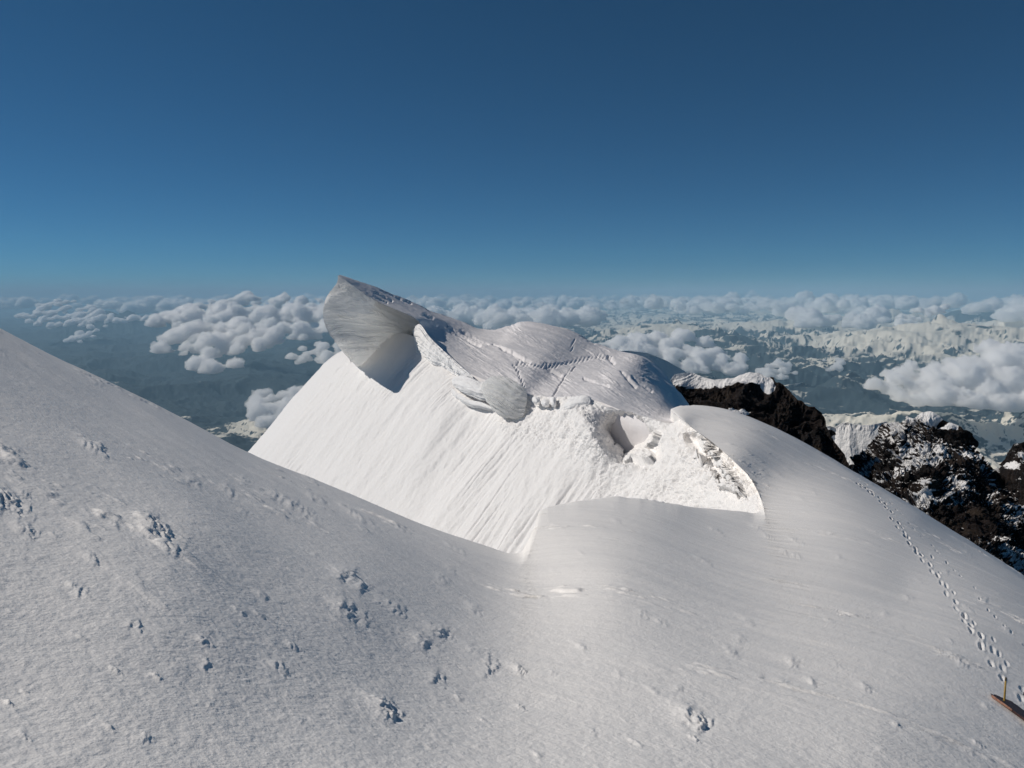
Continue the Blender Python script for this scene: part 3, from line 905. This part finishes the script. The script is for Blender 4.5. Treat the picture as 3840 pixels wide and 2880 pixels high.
def build_ground():
    naz, nr = 1250, 700
    az = np.radians(np.linspace(-39, 39, naz))[None, :]
    inv = np.linspace(1 / 7000., 1 / 260000., nr)[:, None]
    r = 1 / inv
    X, Y = r * np.sin(az), r * np.cos(az)
    Z0 = 0 * X
    km = np.stack([X / 1000, Y / 1000, Z0], -1)
    w = km + .9 * np.stack([fbm(km * .22, 2), fbm(km * .22 + 50, 2), Z0], -1)
    rid = fbm(w * .21, 7, .55, kind='ridge')
    big = fbm(km * .035 + 9, 3)
    ang = np.degrees(np.arctan2(X, Y)) + 0 * X
    right = sstep(-2, 12, ang)
    H = -3150 + (640 + 330 * right) * rid + 300 * big + 330 * right
    fine = fbm(km * 1.1, 6, .68)
    snow = .03 + .40 * rid + .55 * fine + .12 * right
    snow += right * .30 * fbm(km * .22 + 5, 3)
    snow += -.03 * sstep(6, 12, ang) * sstep(26000, 36000, r) + .12 * sstep(4, 9, ang) * sstep(50000, 70000, r) + .20 * sstep(9, 13, ang) * (1 - sstep(16500, 20500, r))
    snow -= .26 * np.exp(-((ang - 10) / 6) ** 2 - ((r - 24000) / 4500) ** 2)
    snow += .27 * np.exp(-((ang + 16) / 5) ** 2 - ((r - 17500) / 2200) ** 2)
    snow -= .18 * (1 - sstep(-14, -4, ang)) * sstep(21000, 26000, r)
    nn = fbm(km * .8 + 3, 4)
    for (px, py, d, R, s) in PEAKS:
        p = pt(px, py, np.array(float(d)))
        dx, dy = X - p[0], Y - p[1]
        rr = np.hypot(dx, dy)
        m = rr < R * 1.5
        t = rr / R + 0.0
        t[m] += .26 * fbm(km[m] * (3.2 / (R / 1000)), 5, kind='ridge')
        prof = np.clip(1 - t / 1.15, 0, 1) ** 1.7
        top = p[2]
        cand = H + (top + 120 - H) * prof
        # summit keeps its own height
        cand = np.minimum(cand + 60 * rid * (rr / R), top + rr * .0)
        H = np.where(m, np.maximum(H, cand), H)
        k = np.exp(-(rr / (R * .8)) ** 2)
        snow = snow * (1 - k) + k * (s * .72 + .14 + .6 * nn)
    P = np.stack([X, Y, H], -1)
    n = normals(P)
    slope = 1 - np.abs(n[..., 2])
    snow = snow - 1.0 * slope + .13
    o = grid_obj('valley_terrain', P, M_RANGE, attrs={'snow': snow})
    tag(o, kind='structure')
build_ground()

# ------------------------------------------------------------------ clouds
def cloud_mat(name, density, aniso=.0):
    m = bpy.data.materials.new(name); m.use_nodes = True
    nt = m.node_tree; nt.nodes.clear()
    v = nt.nodes.new('ShaderNodeVolumeScatter')
    v.inputs['Color'].default_value = (1, .988, .94, 1)
    v.inputs['Density'].default_value = density
    v.inputs['Anisotropy'].default_value = aniso
    out = nt.nodes.new('ShaderNodeOutputMaterial')
    nt.links.new(v.outputs[0], out.inputs['Volume'])
    return m
M_CLOUD = cloud_mat('cloud', 1 / 60.)
M_SEA = cloud_mat('cloud_far', 1 / 110.)

def union(name, V, Fq, mat, vox, big):
    """one closed skin round all the puffs"""
    o = mesh_obj(name, V, Fq, mat)
    def remesh():
        md = o.modifiers.new('r', 'REMESH'); md.mode = 'VOXEL'; md.voxel_size = vox
        dg = bpy.context.evaluated_depsgraph_get()
        me = bpy.data.meshes.new_from_object(o.evaluated_get(dg))
        o.modifiers.clear()
        old = o.data; o.data = me; bpy.data.meshes.remove(old)
        me.materials.clear(); me.materials.append(mat)
        return me
    me = remesh()
    n = len(me.vertices)
    co = np.empty(n * 3, np.float32); me.vertices.foreach_get('co', co); co = co.reshape(-1, 3).astype(float)
    no = np.empty(n * 3, np.float32); me.vertices.foreach_get('normal', no); no = no.reshape(-1, 3)
    q = co / big + 3.1
    dis = .16 * fbm(q, 2) + .36 * fbm(q * 1.9 + 4, 5, .6, kind='billow')
    low = sstep(-.9, -.1, no[:, 2])
    co += no * (dis * big * (.35 + .65 * low))[:, None]
    me.vertices.foreach_set('co', co.astype(np.float32).ravel()); me.update()
    me = remesh()
    me.polygons.foreach_set('use_smooth', np.ones(len(me.polygons), bool))
    return o

def cloud(name, label, spots, level=5, group='cumulus clouds below the ridge', vox=None):
    vox = vox or min(s[2] for s in spots) / F_PX * .8
    """spots: (px, py, distance, radius in photo px)"""
    Vs, Fs, n = [], [], 0
    big = float(np.median([s[3] / 3.75 / F_PX * s[2] for s in spots])) * 1.0
    for k, (px, py, d, rp) in enumerate(spots):
        c = pt(px, py, np.array(float(d)))
        R = rp / 3.75 / F_PX * d
        V, F = puff(c, R, .78, level, seed=k + len(label))
        Vs.append(V); Fs.append(F + n); n += len(V)
    o = union(name, np.concatenate(Vs), np.concatenate(Fs), M_CLOUD, vox, big)
    if label: tag(o, label, 'cloud', group)
    return o

def cumulus(label, poly, n, rmin, rmax, D, seed, level=5, jit=.5):
    """a heap of puffs about D metres away that fills a picture polygon"""
    r = random.Random(seed)
    xs = [p[0] for p in poly]; ys = [p[1] for p in poly]
    ym = .5 * (min(ys) + max(ys))
    out, tries = [], 0
    while len(out) < n and tries < 20000:
        tries += 1
        x, y = r.uniform(min(xs), max(xs)), r.uniform(min(ys), max(ys))
        c = False
        for (xa, ya), (xb, yb) in zip(poly, poly[1:] + poly[:1]):
            if (ya > y) != (yb > y) and x < (xb - xa) * (y - ya) / (yb - ya) + xa: c = not c
        if not c: continue
        R = rmin + (rmax - rmin) * r.random() ** 1.6
        if out and min(math.hypot(x - o[0], y - o[1]) for o in out) < .38 * rmin: continue
        out.append((x, y, D * (1 - .0005 * (y - ym)) + r.uniform(-jit, jit) * rmax / 3.75 / F_PX * D, R))
    for (x, y) in poly:
        cx, cy_ = sum(xs) / len(xs), sum(ys) / len(ys)
        out.append((x + .06 * (cx - x), y + .1 * (cy_ - y), D * (1 - .0005 * (y - ym)), rmin * r.uniform(.7, 1.1)))
    return cloud('cloud', label, out, level)

cumulus('nearest and lowest lobe of the heaped cumulus bank left of the cornice',
        [(590, 1265), (660, 1240), (780, 1215), (900, 1200), (1040, 1230), (1050, 1270), (980, 1310), (900, 1370), (820, 1390), (730, 1370), (680, 1330), (600, 1310)], 46, 34, 62, 15000, 3)
cumulus('broad middle part of the heaped cumulus bank, its right end behind the cornice',
        [(560, 1205), (660, 1160), (790, 1145), (960, 1150), (1100, 1160), (1240, 1160), (1290, 1240), (1150, 1275), (1060, 1260), (900, 1240), (700, 1240)], 60, 30, 60, 20500, 5)
cumulus('farthest cumulus row of the bank left of the cornice, towering over the horizon',
        [(660, 1165), (780, 1130), (880, 1120), (930, 1095), (965, 1120), (1040, 1125), (1070, 1100), (1110, 1130), (1200, 1120), (1290, 1120), (1290, 1180), (900, 1180)], 60, 18, 36, 31000, 6)
cumulus('ragged lower cloud patch just left of the foot of the cornice',
        [(1080, 1330), (1130, 1305), (1200, 1290), (1290, 1290), (1290, 1350), (1220, 1375), (1190, 1350), (1110, 1365)], 22, 22, 38, 17000, 9)
cumulus('small lone cumulus low above the dark valley, half behind the bright snow face',
        [(935, 1560), (960, 1490), (1000, 1465), (1060, 1480), (1110, 1460), (1190, 1450), (1190, 1520), (1060, 1580), (980, 1590)], 26, 34, 56, 11000, 10)
cumulus('thin pale cloud bank stretched along the horizon at far left',
        [(60, 1180), (150, 1140), (250, 1125), (330, 1140), (380, 1172), (480, 1190), (600, 1185), (540, 1205), (400, 1215), (240, 1225), (120, 1220)], 90, 14, 26, 46000, 11, 4)
cumulus('short cloud tongue hanging below the thin bank at far left',
        [(240, 1280), (290, 1250), (330, 1215), (400, 1220), (360, 1265), (300, 1285)], 16, 14, 26, 40000, 12, 4)
cumulus('soft grey-bottomed cloud behind the far snow ridge above the rocky crest',
        [(2240, 1290), (2330, 1270), (2450, 1262), (2560, 1255), (2640, 1275), (2690, 1320), (2720, 1340), (2790, 1345), (2800, 1380), (2740, 1400), (2600, 1395), (2400, 1350)], 50, 36, 62, 20000, 13)
cumulus('small ragged cloud standing over the valley behind the snow-capped rock tower',
        [(2840, 1390), (2880, 1370), (2920, 1345), (2960, 1365), (2985, 1400), (2950, 1420), (2860, 1425)], 16, 20, 32, 19000, 14, 4)
cumulus('faint small cloud floating alone over the middle of the dark valley',
        [(3090, 1350), (3130, 1335), (3160, 1350), (3150, 1390), (3105, 1390)], 7, 15, 22, 19500, 17, 4)
cumulus('biggest white cumulus at the right edge above the rocky peak',
        [(3270, 1450), (3310, 1400), (3400, 1370), (3500, 1380), (3560, 1350), (3640, 1350), (3680, 1300), (3760, 1290), (3840, 1330), (3960, 1330), (3980, 1480), (3860, 1520), (3700, 1520), (3540, 1520), (3420, 1510), (3330, 1470)], 70, 48, 82, 13000, 15)
cumulus('thin veil of cloud beside the snowy summit on the right',
        [(3330, 1240), (3360, 1190), (3420, 1165), (3480, 1160), (3560, 1140), (3540, 1170), (3450, 1200), (3420, 1250)], 26, 18, 30, 36000, 16, 4)

def cloud_sea():
    r = random.Random(21)
    Vs, Fs, n = [], [], 0
    k = 0
    for i in range(3400):
        az = r.uniform(-36, 36)
        u = r.random()
        d = 1 / ((1 / 170000.) + u * (1 / 38000. - 1 / 170000.))
        x, y = d * math.sin(math.radians(az)), d * math.cos(math.radians(az))
        cov = float(perlin(np.array([[x / 16000., y / 16000., .5]]))[0]) + .5 * float(perlin(np.array([[x / 6000., y / 6000., 2.5]]))[0])
        th = -.12
        if az < -16: th = .10 - .1 * float(sstep(60000, 90000, np.array(d)))
        if az > 6: th = -.12 + .45 * (1 - sstep(42000, 70000, np.array(d)))
        if az < -18 and d < 72000: continue
        if cov < th: continue
        tower = max(0.0, float(perlin(np.array([[x / 9000., y / 9000., 8.5]]))[0]))
        R = r.uniform(380, 1000) * (d / 60000) ** .45
        z = -1250 + r.uniform(-250, 350) + 900 * tower * (1.0 if az > -12 else .3) * sstep(40000, 90000, np.array(d))
        if d < 60000: z -= 250
        lv = 4 if d < 110000 else 3
        V, F = puff(np.array([x, y, z]), R, r.uniform(.55, .95), lv, seed=k)
        Vs.append(V); Fs.append(F + n); n += len(V); k += 1
    o = mesh_obj('cloud_sea', np.concatenate(Vs), np.concatenate(Fs), M_SEA)
    tag(o, 'sea of distant cumulus tops along the whole horizon', 'clouds', kind='stuff')
    print('sea puffs', k, n)
cloud_sea()

# ------------------------------------------------------------------ the air itself
def haze():
    import bmesh
    bm = bmesh.new()
    bmesh.ops.create_cube(bm, size=1)
    me = bpy.data.meshes.new('haze')
    for v in bm.verts:
        v.co.x *= 640000; v.co.y = v.co.y * 640000
        v.co.z = 1300 if v.co.z > 0 else -5200
    bm.to_mesh(me); bm.free()
    m = bpy.data.materials.new('haze'); m.use_nodes = True
    nt = m.node_tree; nt.nodes.clear()
    v = nt.nodes.new('ShaderNodeVolumePrincipled')
    v.inputs['Color'].default_value = (.50, .79, 1.0, 1)
    v.inputs['Density'].default_value = 1.55e-5
    v.inputs['Anisotropy'].default_value = .0
    out = nt.nodes.new('ShaderNodeOutputMaterial')
    nt.links.new(v.outputs[0], out.inputs['Volume'])
    me.materials.append(m)
    o = bpy.data.objects.new('haze', me); C.objects.link(o)
    tag(o, kind='stuff')
haze()
# ------------------------------------------------------------------ dark crags right of the ridge
def rock_mat():
    m, nt, b = mat_new('crag')
    b.inputs['Roughness'].default_value = .85
    b.inputs['Specular IOR Level'].default_value = .2
    geo = nt.nodes.new('ShaderNodeNewGeometry')
    n1 = noise_node(nt, .16, 6, .6, geo.outputs['Position'])
    r1 = nt.nodes.new('ShaderNodeValToRGB')
    r1.color_ramp.elements[0].position = .38; r1.color_ramp.elements[0].color = (.007, .006, .006, 1)
    e = r1.color_ramp.elements.new(.55); e.color = (.015, .010, .009, 1)
    r1.color_ramp.elements[-1].position = .72; r1.color_ramp.elements[-1].color = (.042, .030, .020, 1)
    nt.links.new(n1.outputs['Fac'], r1.inputs[0])
    at = nt.nodes.new('ShaderNodeAttribute'); at.attribute_name = 'snow'
    n2 = noise_node(nt, 1.3, 5, .65, geo.outputs['Position'])
    ad = nt.nodes.new('ShaderNodeMath'); ad.operation = 'MULTIPLY_ADD'
    ad.inputs[1].default_value = .12
    nt.links.new(n2.outputs['Fac'], ad.inputs[0]); nt.links.new(at.outputs['Fac'], ad.inputs[2])
    r2 = nt.nodes.new('ShaderNodeValToRGB')
    r2.color_ramp.elements[0].position = .42; r2.color_ramp.elements[1].position = .46
    nt.links.new(ad.outputs[0], r2.inputs[0])
    mx = nt.nodes.new('ShaderNodeMix'); mx.data_type = 'RGBA'
    mx.inputs[7].default_value = (.84, .83, .82, 1)
    nt.links.new(r2.outputs[0], mx.inputs[0]); nt.links.new(r1.outputs[0], mx.inputs[6])
    nt.links.new(mx.outputs[2], b.inputs['Base Color'])
    bp = nt.nodes.new('ShaderNodeBump'); bp.inputs['Distance'].default_value = .5; bp.inputs['Strength'].default_value = 1
    n3 = noise_node(nt, .9, 8, .65, geo.outputs['Position'])
    nt.links.new(n3.outputs['Fac'], bp.inputs['Height']); nt.links.new(bp.outputs[0], b.inputs['Normal'])
    return m
M_ROCK = rock_mat()

def crag(name, label, sky_pts, base, amp=1.0, snow0=.0, caps=(), rocky=(), jag=6.0, seed=0, lean=.25, nu=700, nv=420, freq=.09, group='crags right of the ridge'):
    """sky_pts: (px, py, d) along the skyline; base: list of (px, py) of the hidden foot"""
    S = np.array(sky_pts, float)
    B = np.array(base, float)
    t = even_t(np.hypot(np.diff(S[:, 0]), np.diff(S[:, 1])), nu)
    # straight segments keep the skyline angular
    ii = np.arange(len(S))
    sx, sy, sd = [np.interp(t, ii, S[:, k]) for k in range(3)]
    sy = sy + jag * fbm(np.stack([sx * .03 + seed, 0 * sx, 0 * sx + seed], -1), 5, .65)
    tb = t / (len(S) - 1) * (len(B) - 1)
    bx, by = np.interp(tb, np.arange(len(B)), B[:, 0]), np.interp(tb, np.arange(len(B)), B[:, 1])
    v = np.linspace(0, 1, nv)[:, None]
    px = sx + (bx - sx) * v
    py = sy + (by - sy) * v
    d = sd * (1 - lean * v ** 1.2 * (by - sy) / 600.)
    P = pt(px, py, d)
    P = smooth_grid(P, 1)
    N = normals(smooth_grid(P, 12)); N *= -np.sign(N[..., 1:2])
    q = P * np.array([1, 1, .7]) * freq + seed * 3.3
    w = q + .5 * np.stack([fbm(q * .8 + 7, 2), fbm(q * .8 + 19, 2), fbm(q * .8 + 31, 2)], -1)
    slab = np.floor(fbm(w * np.array([1.4, 1.4, .5]) + 40, 3) * 5) / 5
    h = amp * (3.0 * np.abs(fbm(w * np.array([1.2, 1.2, .6]), 6, .58)) * -2.2 + 2.6 * fbm(q * .45 + 3, 2) + 2.6 * slab + 1.2 * fbm(w * 3.1, 4, .65, kind='ridge'))
    # blocky joints
    st = fbm(w * 2.6 + 9, 3)
    h += amp * .9 * np.round(st * 3) / 3
    fade = sstep(0, .04, v)
    rockm = np.ones_like(px)
    for (x, y, rx, ry) in caps:
        rockm *= 1 - .92 * np.exp(-(((px - x) / rx) ** 2 + ((py - y) / ry) ** 2) ** 2)
    h = h * (.15 + .85 * rockm)
    P = P + N * (h * (.25 + .75 * fade))[..., None]
    n2 = normals(P); n2 *= -np.sign(n2[..., 1:2])
    up = n2[..., 2]
    nz = fbm(P * np.array([1, 1, .75]) * .15 + seed, 4, .5)
    snow = .18 + snow0 + .30 * up + .62 * nz
    for (x, y, rx, ry) in caps:
        snow = snow + 1.1 * np.exp(-(((px - x) / rx) ** 2 + ((py - y) / ry) ** 2) ** 2)
    for (x, y, rx, ry) in rocky:
        snow = snow - .9 * np.exp(-(((px - x) / rx) ** 2 + ((py - y) / ry) ** 2) ** 2)
    ou = ray(sx, sy); ou[:, 2] = 0
    ou /= np.linalg.norm(ou, axis=1)[:, None]
    sk = np.array([P[0] + ou * k - np.array([0, 0, z]) for k, z in ((20, 45), (9, 14), (4, 4), (1.5, .6))])
    P = np.concatenate([sk, P], 0)
    snow = np.concatenate([np.repeat(snow[:1], 4, 0), snow], 0)
    o = grid_obj(name, P, M_ROCK, attrs={'snow': snow})
    tag(o, label, 'crag', group)
    return o

crag('snow_crag', 'snow hump with a blue shaded right side rising behind the far ridge',
     [(2200, 1330, 182), (2290, 1318, 186), (2360, 1315, 190), (2430, 1325, 204), (2500, 1352, 232), (2560, 1388, 265), (2600, 1412, 290), (2640, 1470, 310)],
     [(2200, 1500), (2500, 1620), (2620, 1640)], amp=.12, snow0=.8, jag=2, seed=2, lean=.1, nu=400, nv=200, rocky=[(2560, 1465, 30, 22)])
crag('rock_wall', 'long dark rock wall with a small snow peak on top, left of the snow saddle',
     [(2500, 1440, 190), (2530, 1405, 190), (2560, 1398, 190), (2600, 1398, 190), (2640, 1415, 188), (2680, 1424, 186), (2715, 1420, 185), (2750, 1418, 184), (2785, 1402, 183), (2812, 1394, 182),
      (2850, 1400, 181), (2878, 1418, 180), (2888, 1412, 180), (2900, 1414, 179), (2908, 1434, 178), (2935, 1440, 176), (2962, 1466, 174), (2990, 1500, 172), (3006, 1499, 171), (3030, 1524, 170), (3050, 1524, 168),
      (3075, 1550, 167), (3092, 1590, 165), (3112, 1640, 163), (3150, 1690, 160), (3180, 1740, 158)],
     [(2480, 1640), (2560, 1640), (2700, 1660), (2900, 1760), (3100, 1900), (3260, 2010)], amp=.95, snow0=-.28, jag=7, seed=4,
     caps=[(2580, 1412, 100, 34), (2690, 1432, 70, 22), (2800, 1412, 90, 34), (2770, 1545, 60, 14), (2880, 1450, 26, 26)],
     rocky=[(2560, 1520, 110, 70), (2760, 1490, 120, 38), (2900, 1600, 110, 120)])
crag('snow_saddle', 'white snow saddle with shaded flutes between the rock wall and the dark rocky peak',
     [(3040, 1640, 255), (3085, 1600, 252), (3110, 1597, 250), (3130, 1603, 250), (3158, 1585, 248), (3180, 1583, 246), (3205, 1592, 245), (3260, 1594, 242), (3325, 1580, 240), (3345, 1604, 240), (3375, 1590, 240), (3430, 1640, 240)],
     [(3050, 1800), (3150, 1830), (3300, 1900), (3440, 1960)], amp=.7, snow0=.34, jag=3, seed=6, lean=.04, nu=520, nv=320, freq=.05,
     caps=[(3260, 1640, 110, 46), (3190, 1680, 70, 60), (3290, 1700, 30, 60)], rocky=[(3110, 1625, 24, 14), (3255, 1655, 20, 12), (3240, 1760, 150, 34)])
crag('rocky_peak', 'dark red-brown rocky peak with snow cap and scattered white snow patches',
     [(3285, 1720, 178), (3310, 1670, 178), (3335, 1640, 177), (3350, 1610, 176), (3375, 1585, 175), (3400, 1572, 174), (3404, 1560, 173), (3425, 1572, 172), (3436, 1560, 172), (3455, 1548, 171), (3480, 1541, 170),
      (3510, 1548, 169), (3545, 1572, 168), (3580, 1584, 167), (3606, 1600, 166), (3622, 1622, 165), (3622, 1645, 164), (3650, 1672, 162), (3690, 1712, 160), (3730, 1762, 158), (3770, 1790, 156), (3810, 1824, 154), (3860, 1880, 152), (3930, 1960, 150), (4050, 2080, 148)],
     [(3050, 1850), (3300, 2050), (3600, 2200), (3900, 2400), (4200, 2500)], amp=1.05, snow0=.0, jag=7, seed=8, freq=.10, nu=900, nv=650, lean=.30,
     caps=[(3495, 1562, 48, 24), (3565, 1598, 26, 16)])
crag('rock_tower', 'reddish rock tower at the right edge behind the rocky peak',
     [(3700, 1830, 222), (3735, 1790, 220), (3745, 1752, 219), (3770, 1735, 218), (3782, 1690, 217), (3800, 1668, 216), (3830, 1658, 215), (3870, 1650, 214), (3930, 1690, 213), (4000, 1750, 212)],
     [(3700, 2050), (3900, 2150), (4150, 2200)], amp=.9, snow0=-.08, jag=6, seed=11, nu=360, nv=320, caps=[(3800, 1745, 18, 14)])
# ------------------------------------------------------------------ post and dark board in the snow at the right edge
def near_ground(px, py):
    return 1 / float(tps(np.array([[float(px)]]), np.array([[float(py)]]), DEPTHS)[0, 0])

def prism_between(a, b, r0, r1, n=8):
    a, b = np.array(a, float), np.array(b, float)
    d = (b - a) / np.linalg.norm(b - a)
    s = np.cross(d, [0, 1, 0.1]); s /= np.linalg.norm(s); t = np.cross(d, s)
    V, F = [], []
    for c, r in ((a, r0), (a + (b - a) * .5, (r0 + r1) * .5 * 1.04), (b, r1 * .96), (b + d * r1 * .25, r1 * .6)):
        for k in range(n):
            an = 2 * math.pi * k / n
            V.append(c + r * (math.cos(an) * s + math.sin(an) * t))
    for j in range(3):
        for k in range(n):
            F.append([j * n + k, j * n + (k + 1) % n, (j + 1) * n + (k + 1) % n, (j + 1) * n + k])
    V = V + [a, b + d * r1 * .25]
    for k in range(n):
        F.append([len(V) - 2, (k + 1) % n, k, len(V) - 2][:3] + [k])
        F.append([3 * n + k, 3 * n + (k + 1) % n, len(V) - 1, 3 * n + k][:3] + [3 * n + k])
    F = [f if len(set(f)) == 4 else None for f in F]
    F = [f for f in F if f]
    # flat end
    F.append([3 * n + 0, 3 * n + 2, 3 * n + 4, 3 * n + 6])
    return np.array(V[:-2]), np.array(F)

def wood_mat(name, c0, c1, rough=.6):
    m, nt, b = mat_new(name)
    geo = nt.nodes.new('ShaderNodeNewGeometry')
    n1 = noise_node(nt, 30, 4, .6, geo.outputs['Position'])
    r = nt.nodes.new('ShaderNodeValToRGB')
    r.color_ramp.elements[0].position = .35; r.color_ramp.elements[0].color = (*c0, 1)
    r.color_ramp.elements[1].position = .65; r.color_ramp.elements[1].color = (*c1, 1)
    nt.links.new(n1.outputs['Fac'], r.inputs[0]); nt.links.new(r.outputs[0], b.inputs['Base Color'])
    b.inputs['Roughness'].default_value = rough
    return m
M_POST = wood_mat('post_wood', (.30, .19, .04), (.46, .30, .07))
M_TIP = wood_mat('post_tip', (.06, .05, .03), (.12, .09, .05))
M_BOARD = wood_mat('board_wood', (.016, .007, .006), (.06, .016, .012))
M_EDGE = wood_mat('board_edge', (.16, .07, .045), (.34, .18, .12))
M_PACK = wood_mat('pack_cloth', (.010, .010, .014), (.02, .02, .026), .8)

def stake():
    d = near_ground(3768, 2630) * .985
    root = empty('post', tuple(pt(3766, 2632, np.array(d))))
    tag(root, 'slender yellow wooden post standing upright in the snow at the right edge', 'post')
    base = np.array(root.location)
    top = pt(3772, 2541, np.array(d)) - base
    foot = pt(3764, 2660, np.array(d)) - base
    r = 3.6 / 3.75 / F_PX * d
    V, F = prism_between(foot, top * .86, r, r * .95)
    mesh_obj('shaft', V, F, M_POST, root)
    V, F = prism_between(top * .865, top, r * .97, r * .9)
    mesh_obj('tip', V, F, M_TIP, root)

def board():
    d = near_ground(3740, 2620)
    prof = [  # top edge and lower edge of the lying board, left to right
        ((3713, 2597), (3720, 2606)), ((3735, 2604), (3745, 2624)), ((3758, 2612), (3770, 2642)), ((3790, 2624), (3795, 2660)), ((3815, 2644), (3820, 2678)), ((3850, 2672), (3850, 2700)), ((3900, 2712), (3895, 2735))]
    root = empty('board', tuple(pt(3760, 2625, np.array(d))))
    tag(root, 'dark red-brown board lying in the snow at the foot of the yellow post', 'board')
    base = np.array(root.location)
    def dist(px, py): return near_ground(px, py)
    up = np.array([0, 0, 1.0])
    V = []
    for (t, b) in prof:
        pt_, pb = pt(*t, np.array(dist(*t) * .99)), pt(*b, np.array(dist(*b) * .975))
        V += [pt_ - base, pb - base, pb - base - up * .03, pt_ - base - up * .03]
    F = []
    for k in range(len(prof) - 1):
        o = 4 * k
        F += [[o, o + 1, o + 5, o + 4], [o + 2, o + 3, o + 7, o + 6], [o, o + 4, o + 7, o + 3], [o + 1, o + 2, o + 6, o + 5]]
    F += [[0, 3, 2, 1], [4 * len(prof) - 4, 4 * len(prof) - 3, 4 * len(prof) - 2, 4 * len(prof) - 1]]
    mesh_obj('panel', np.array(V), np.array(F), M_BOARD, root, smooth=False)
    # pale worn edge along the near side
    V, F = [], []
    for k, (t, b) in enumerate(prof[:4]):
        w = (3.5, 3.0, 1.5, .6)[k]
        a = pt(b[0], b[1], np.array(dist(*b) * .974)) - base
        c = pt(b[0] - w * .5, b[1] + w, np.array(dist(*b) * .974)) - base
        V += [a + up * .003, c + up * .003, c - up * .02, a - up * .02]
    for k in range(3):
        o = 4 * k
        F += [[o, o + 1, o + 5, o + 4], [o + 2, o + 3, o + 7, o + 6], [o, o + 4, o + 7, o + 3], [o + 1, o + 2, o + 6, o + 5]]
    F += [[0, 3, 2, 1], [12, 13, 14, 15]]
    mesh_obj('worn_edge', np.array(V), np.array(F), M_EDGE, root, smooth=False)

def dark_bag():
    d = near_ground(3860, 2612) * .98
    V, F = puff(np.zeros(3), 1.0, .9, 4, seed=77)
    R = 26 / 3.75 / F_PX * d
    o = mesh_obj('bag', V * R * np.array([1.0, .8, 1.1]), F, M_PACK)
    o.location = pt(3858, 2616, np.array(d))
    tag(o, 'black rounded bag cut off by the right edge of the picture above the board', 'bag')
stake(); board(); dark_bag()
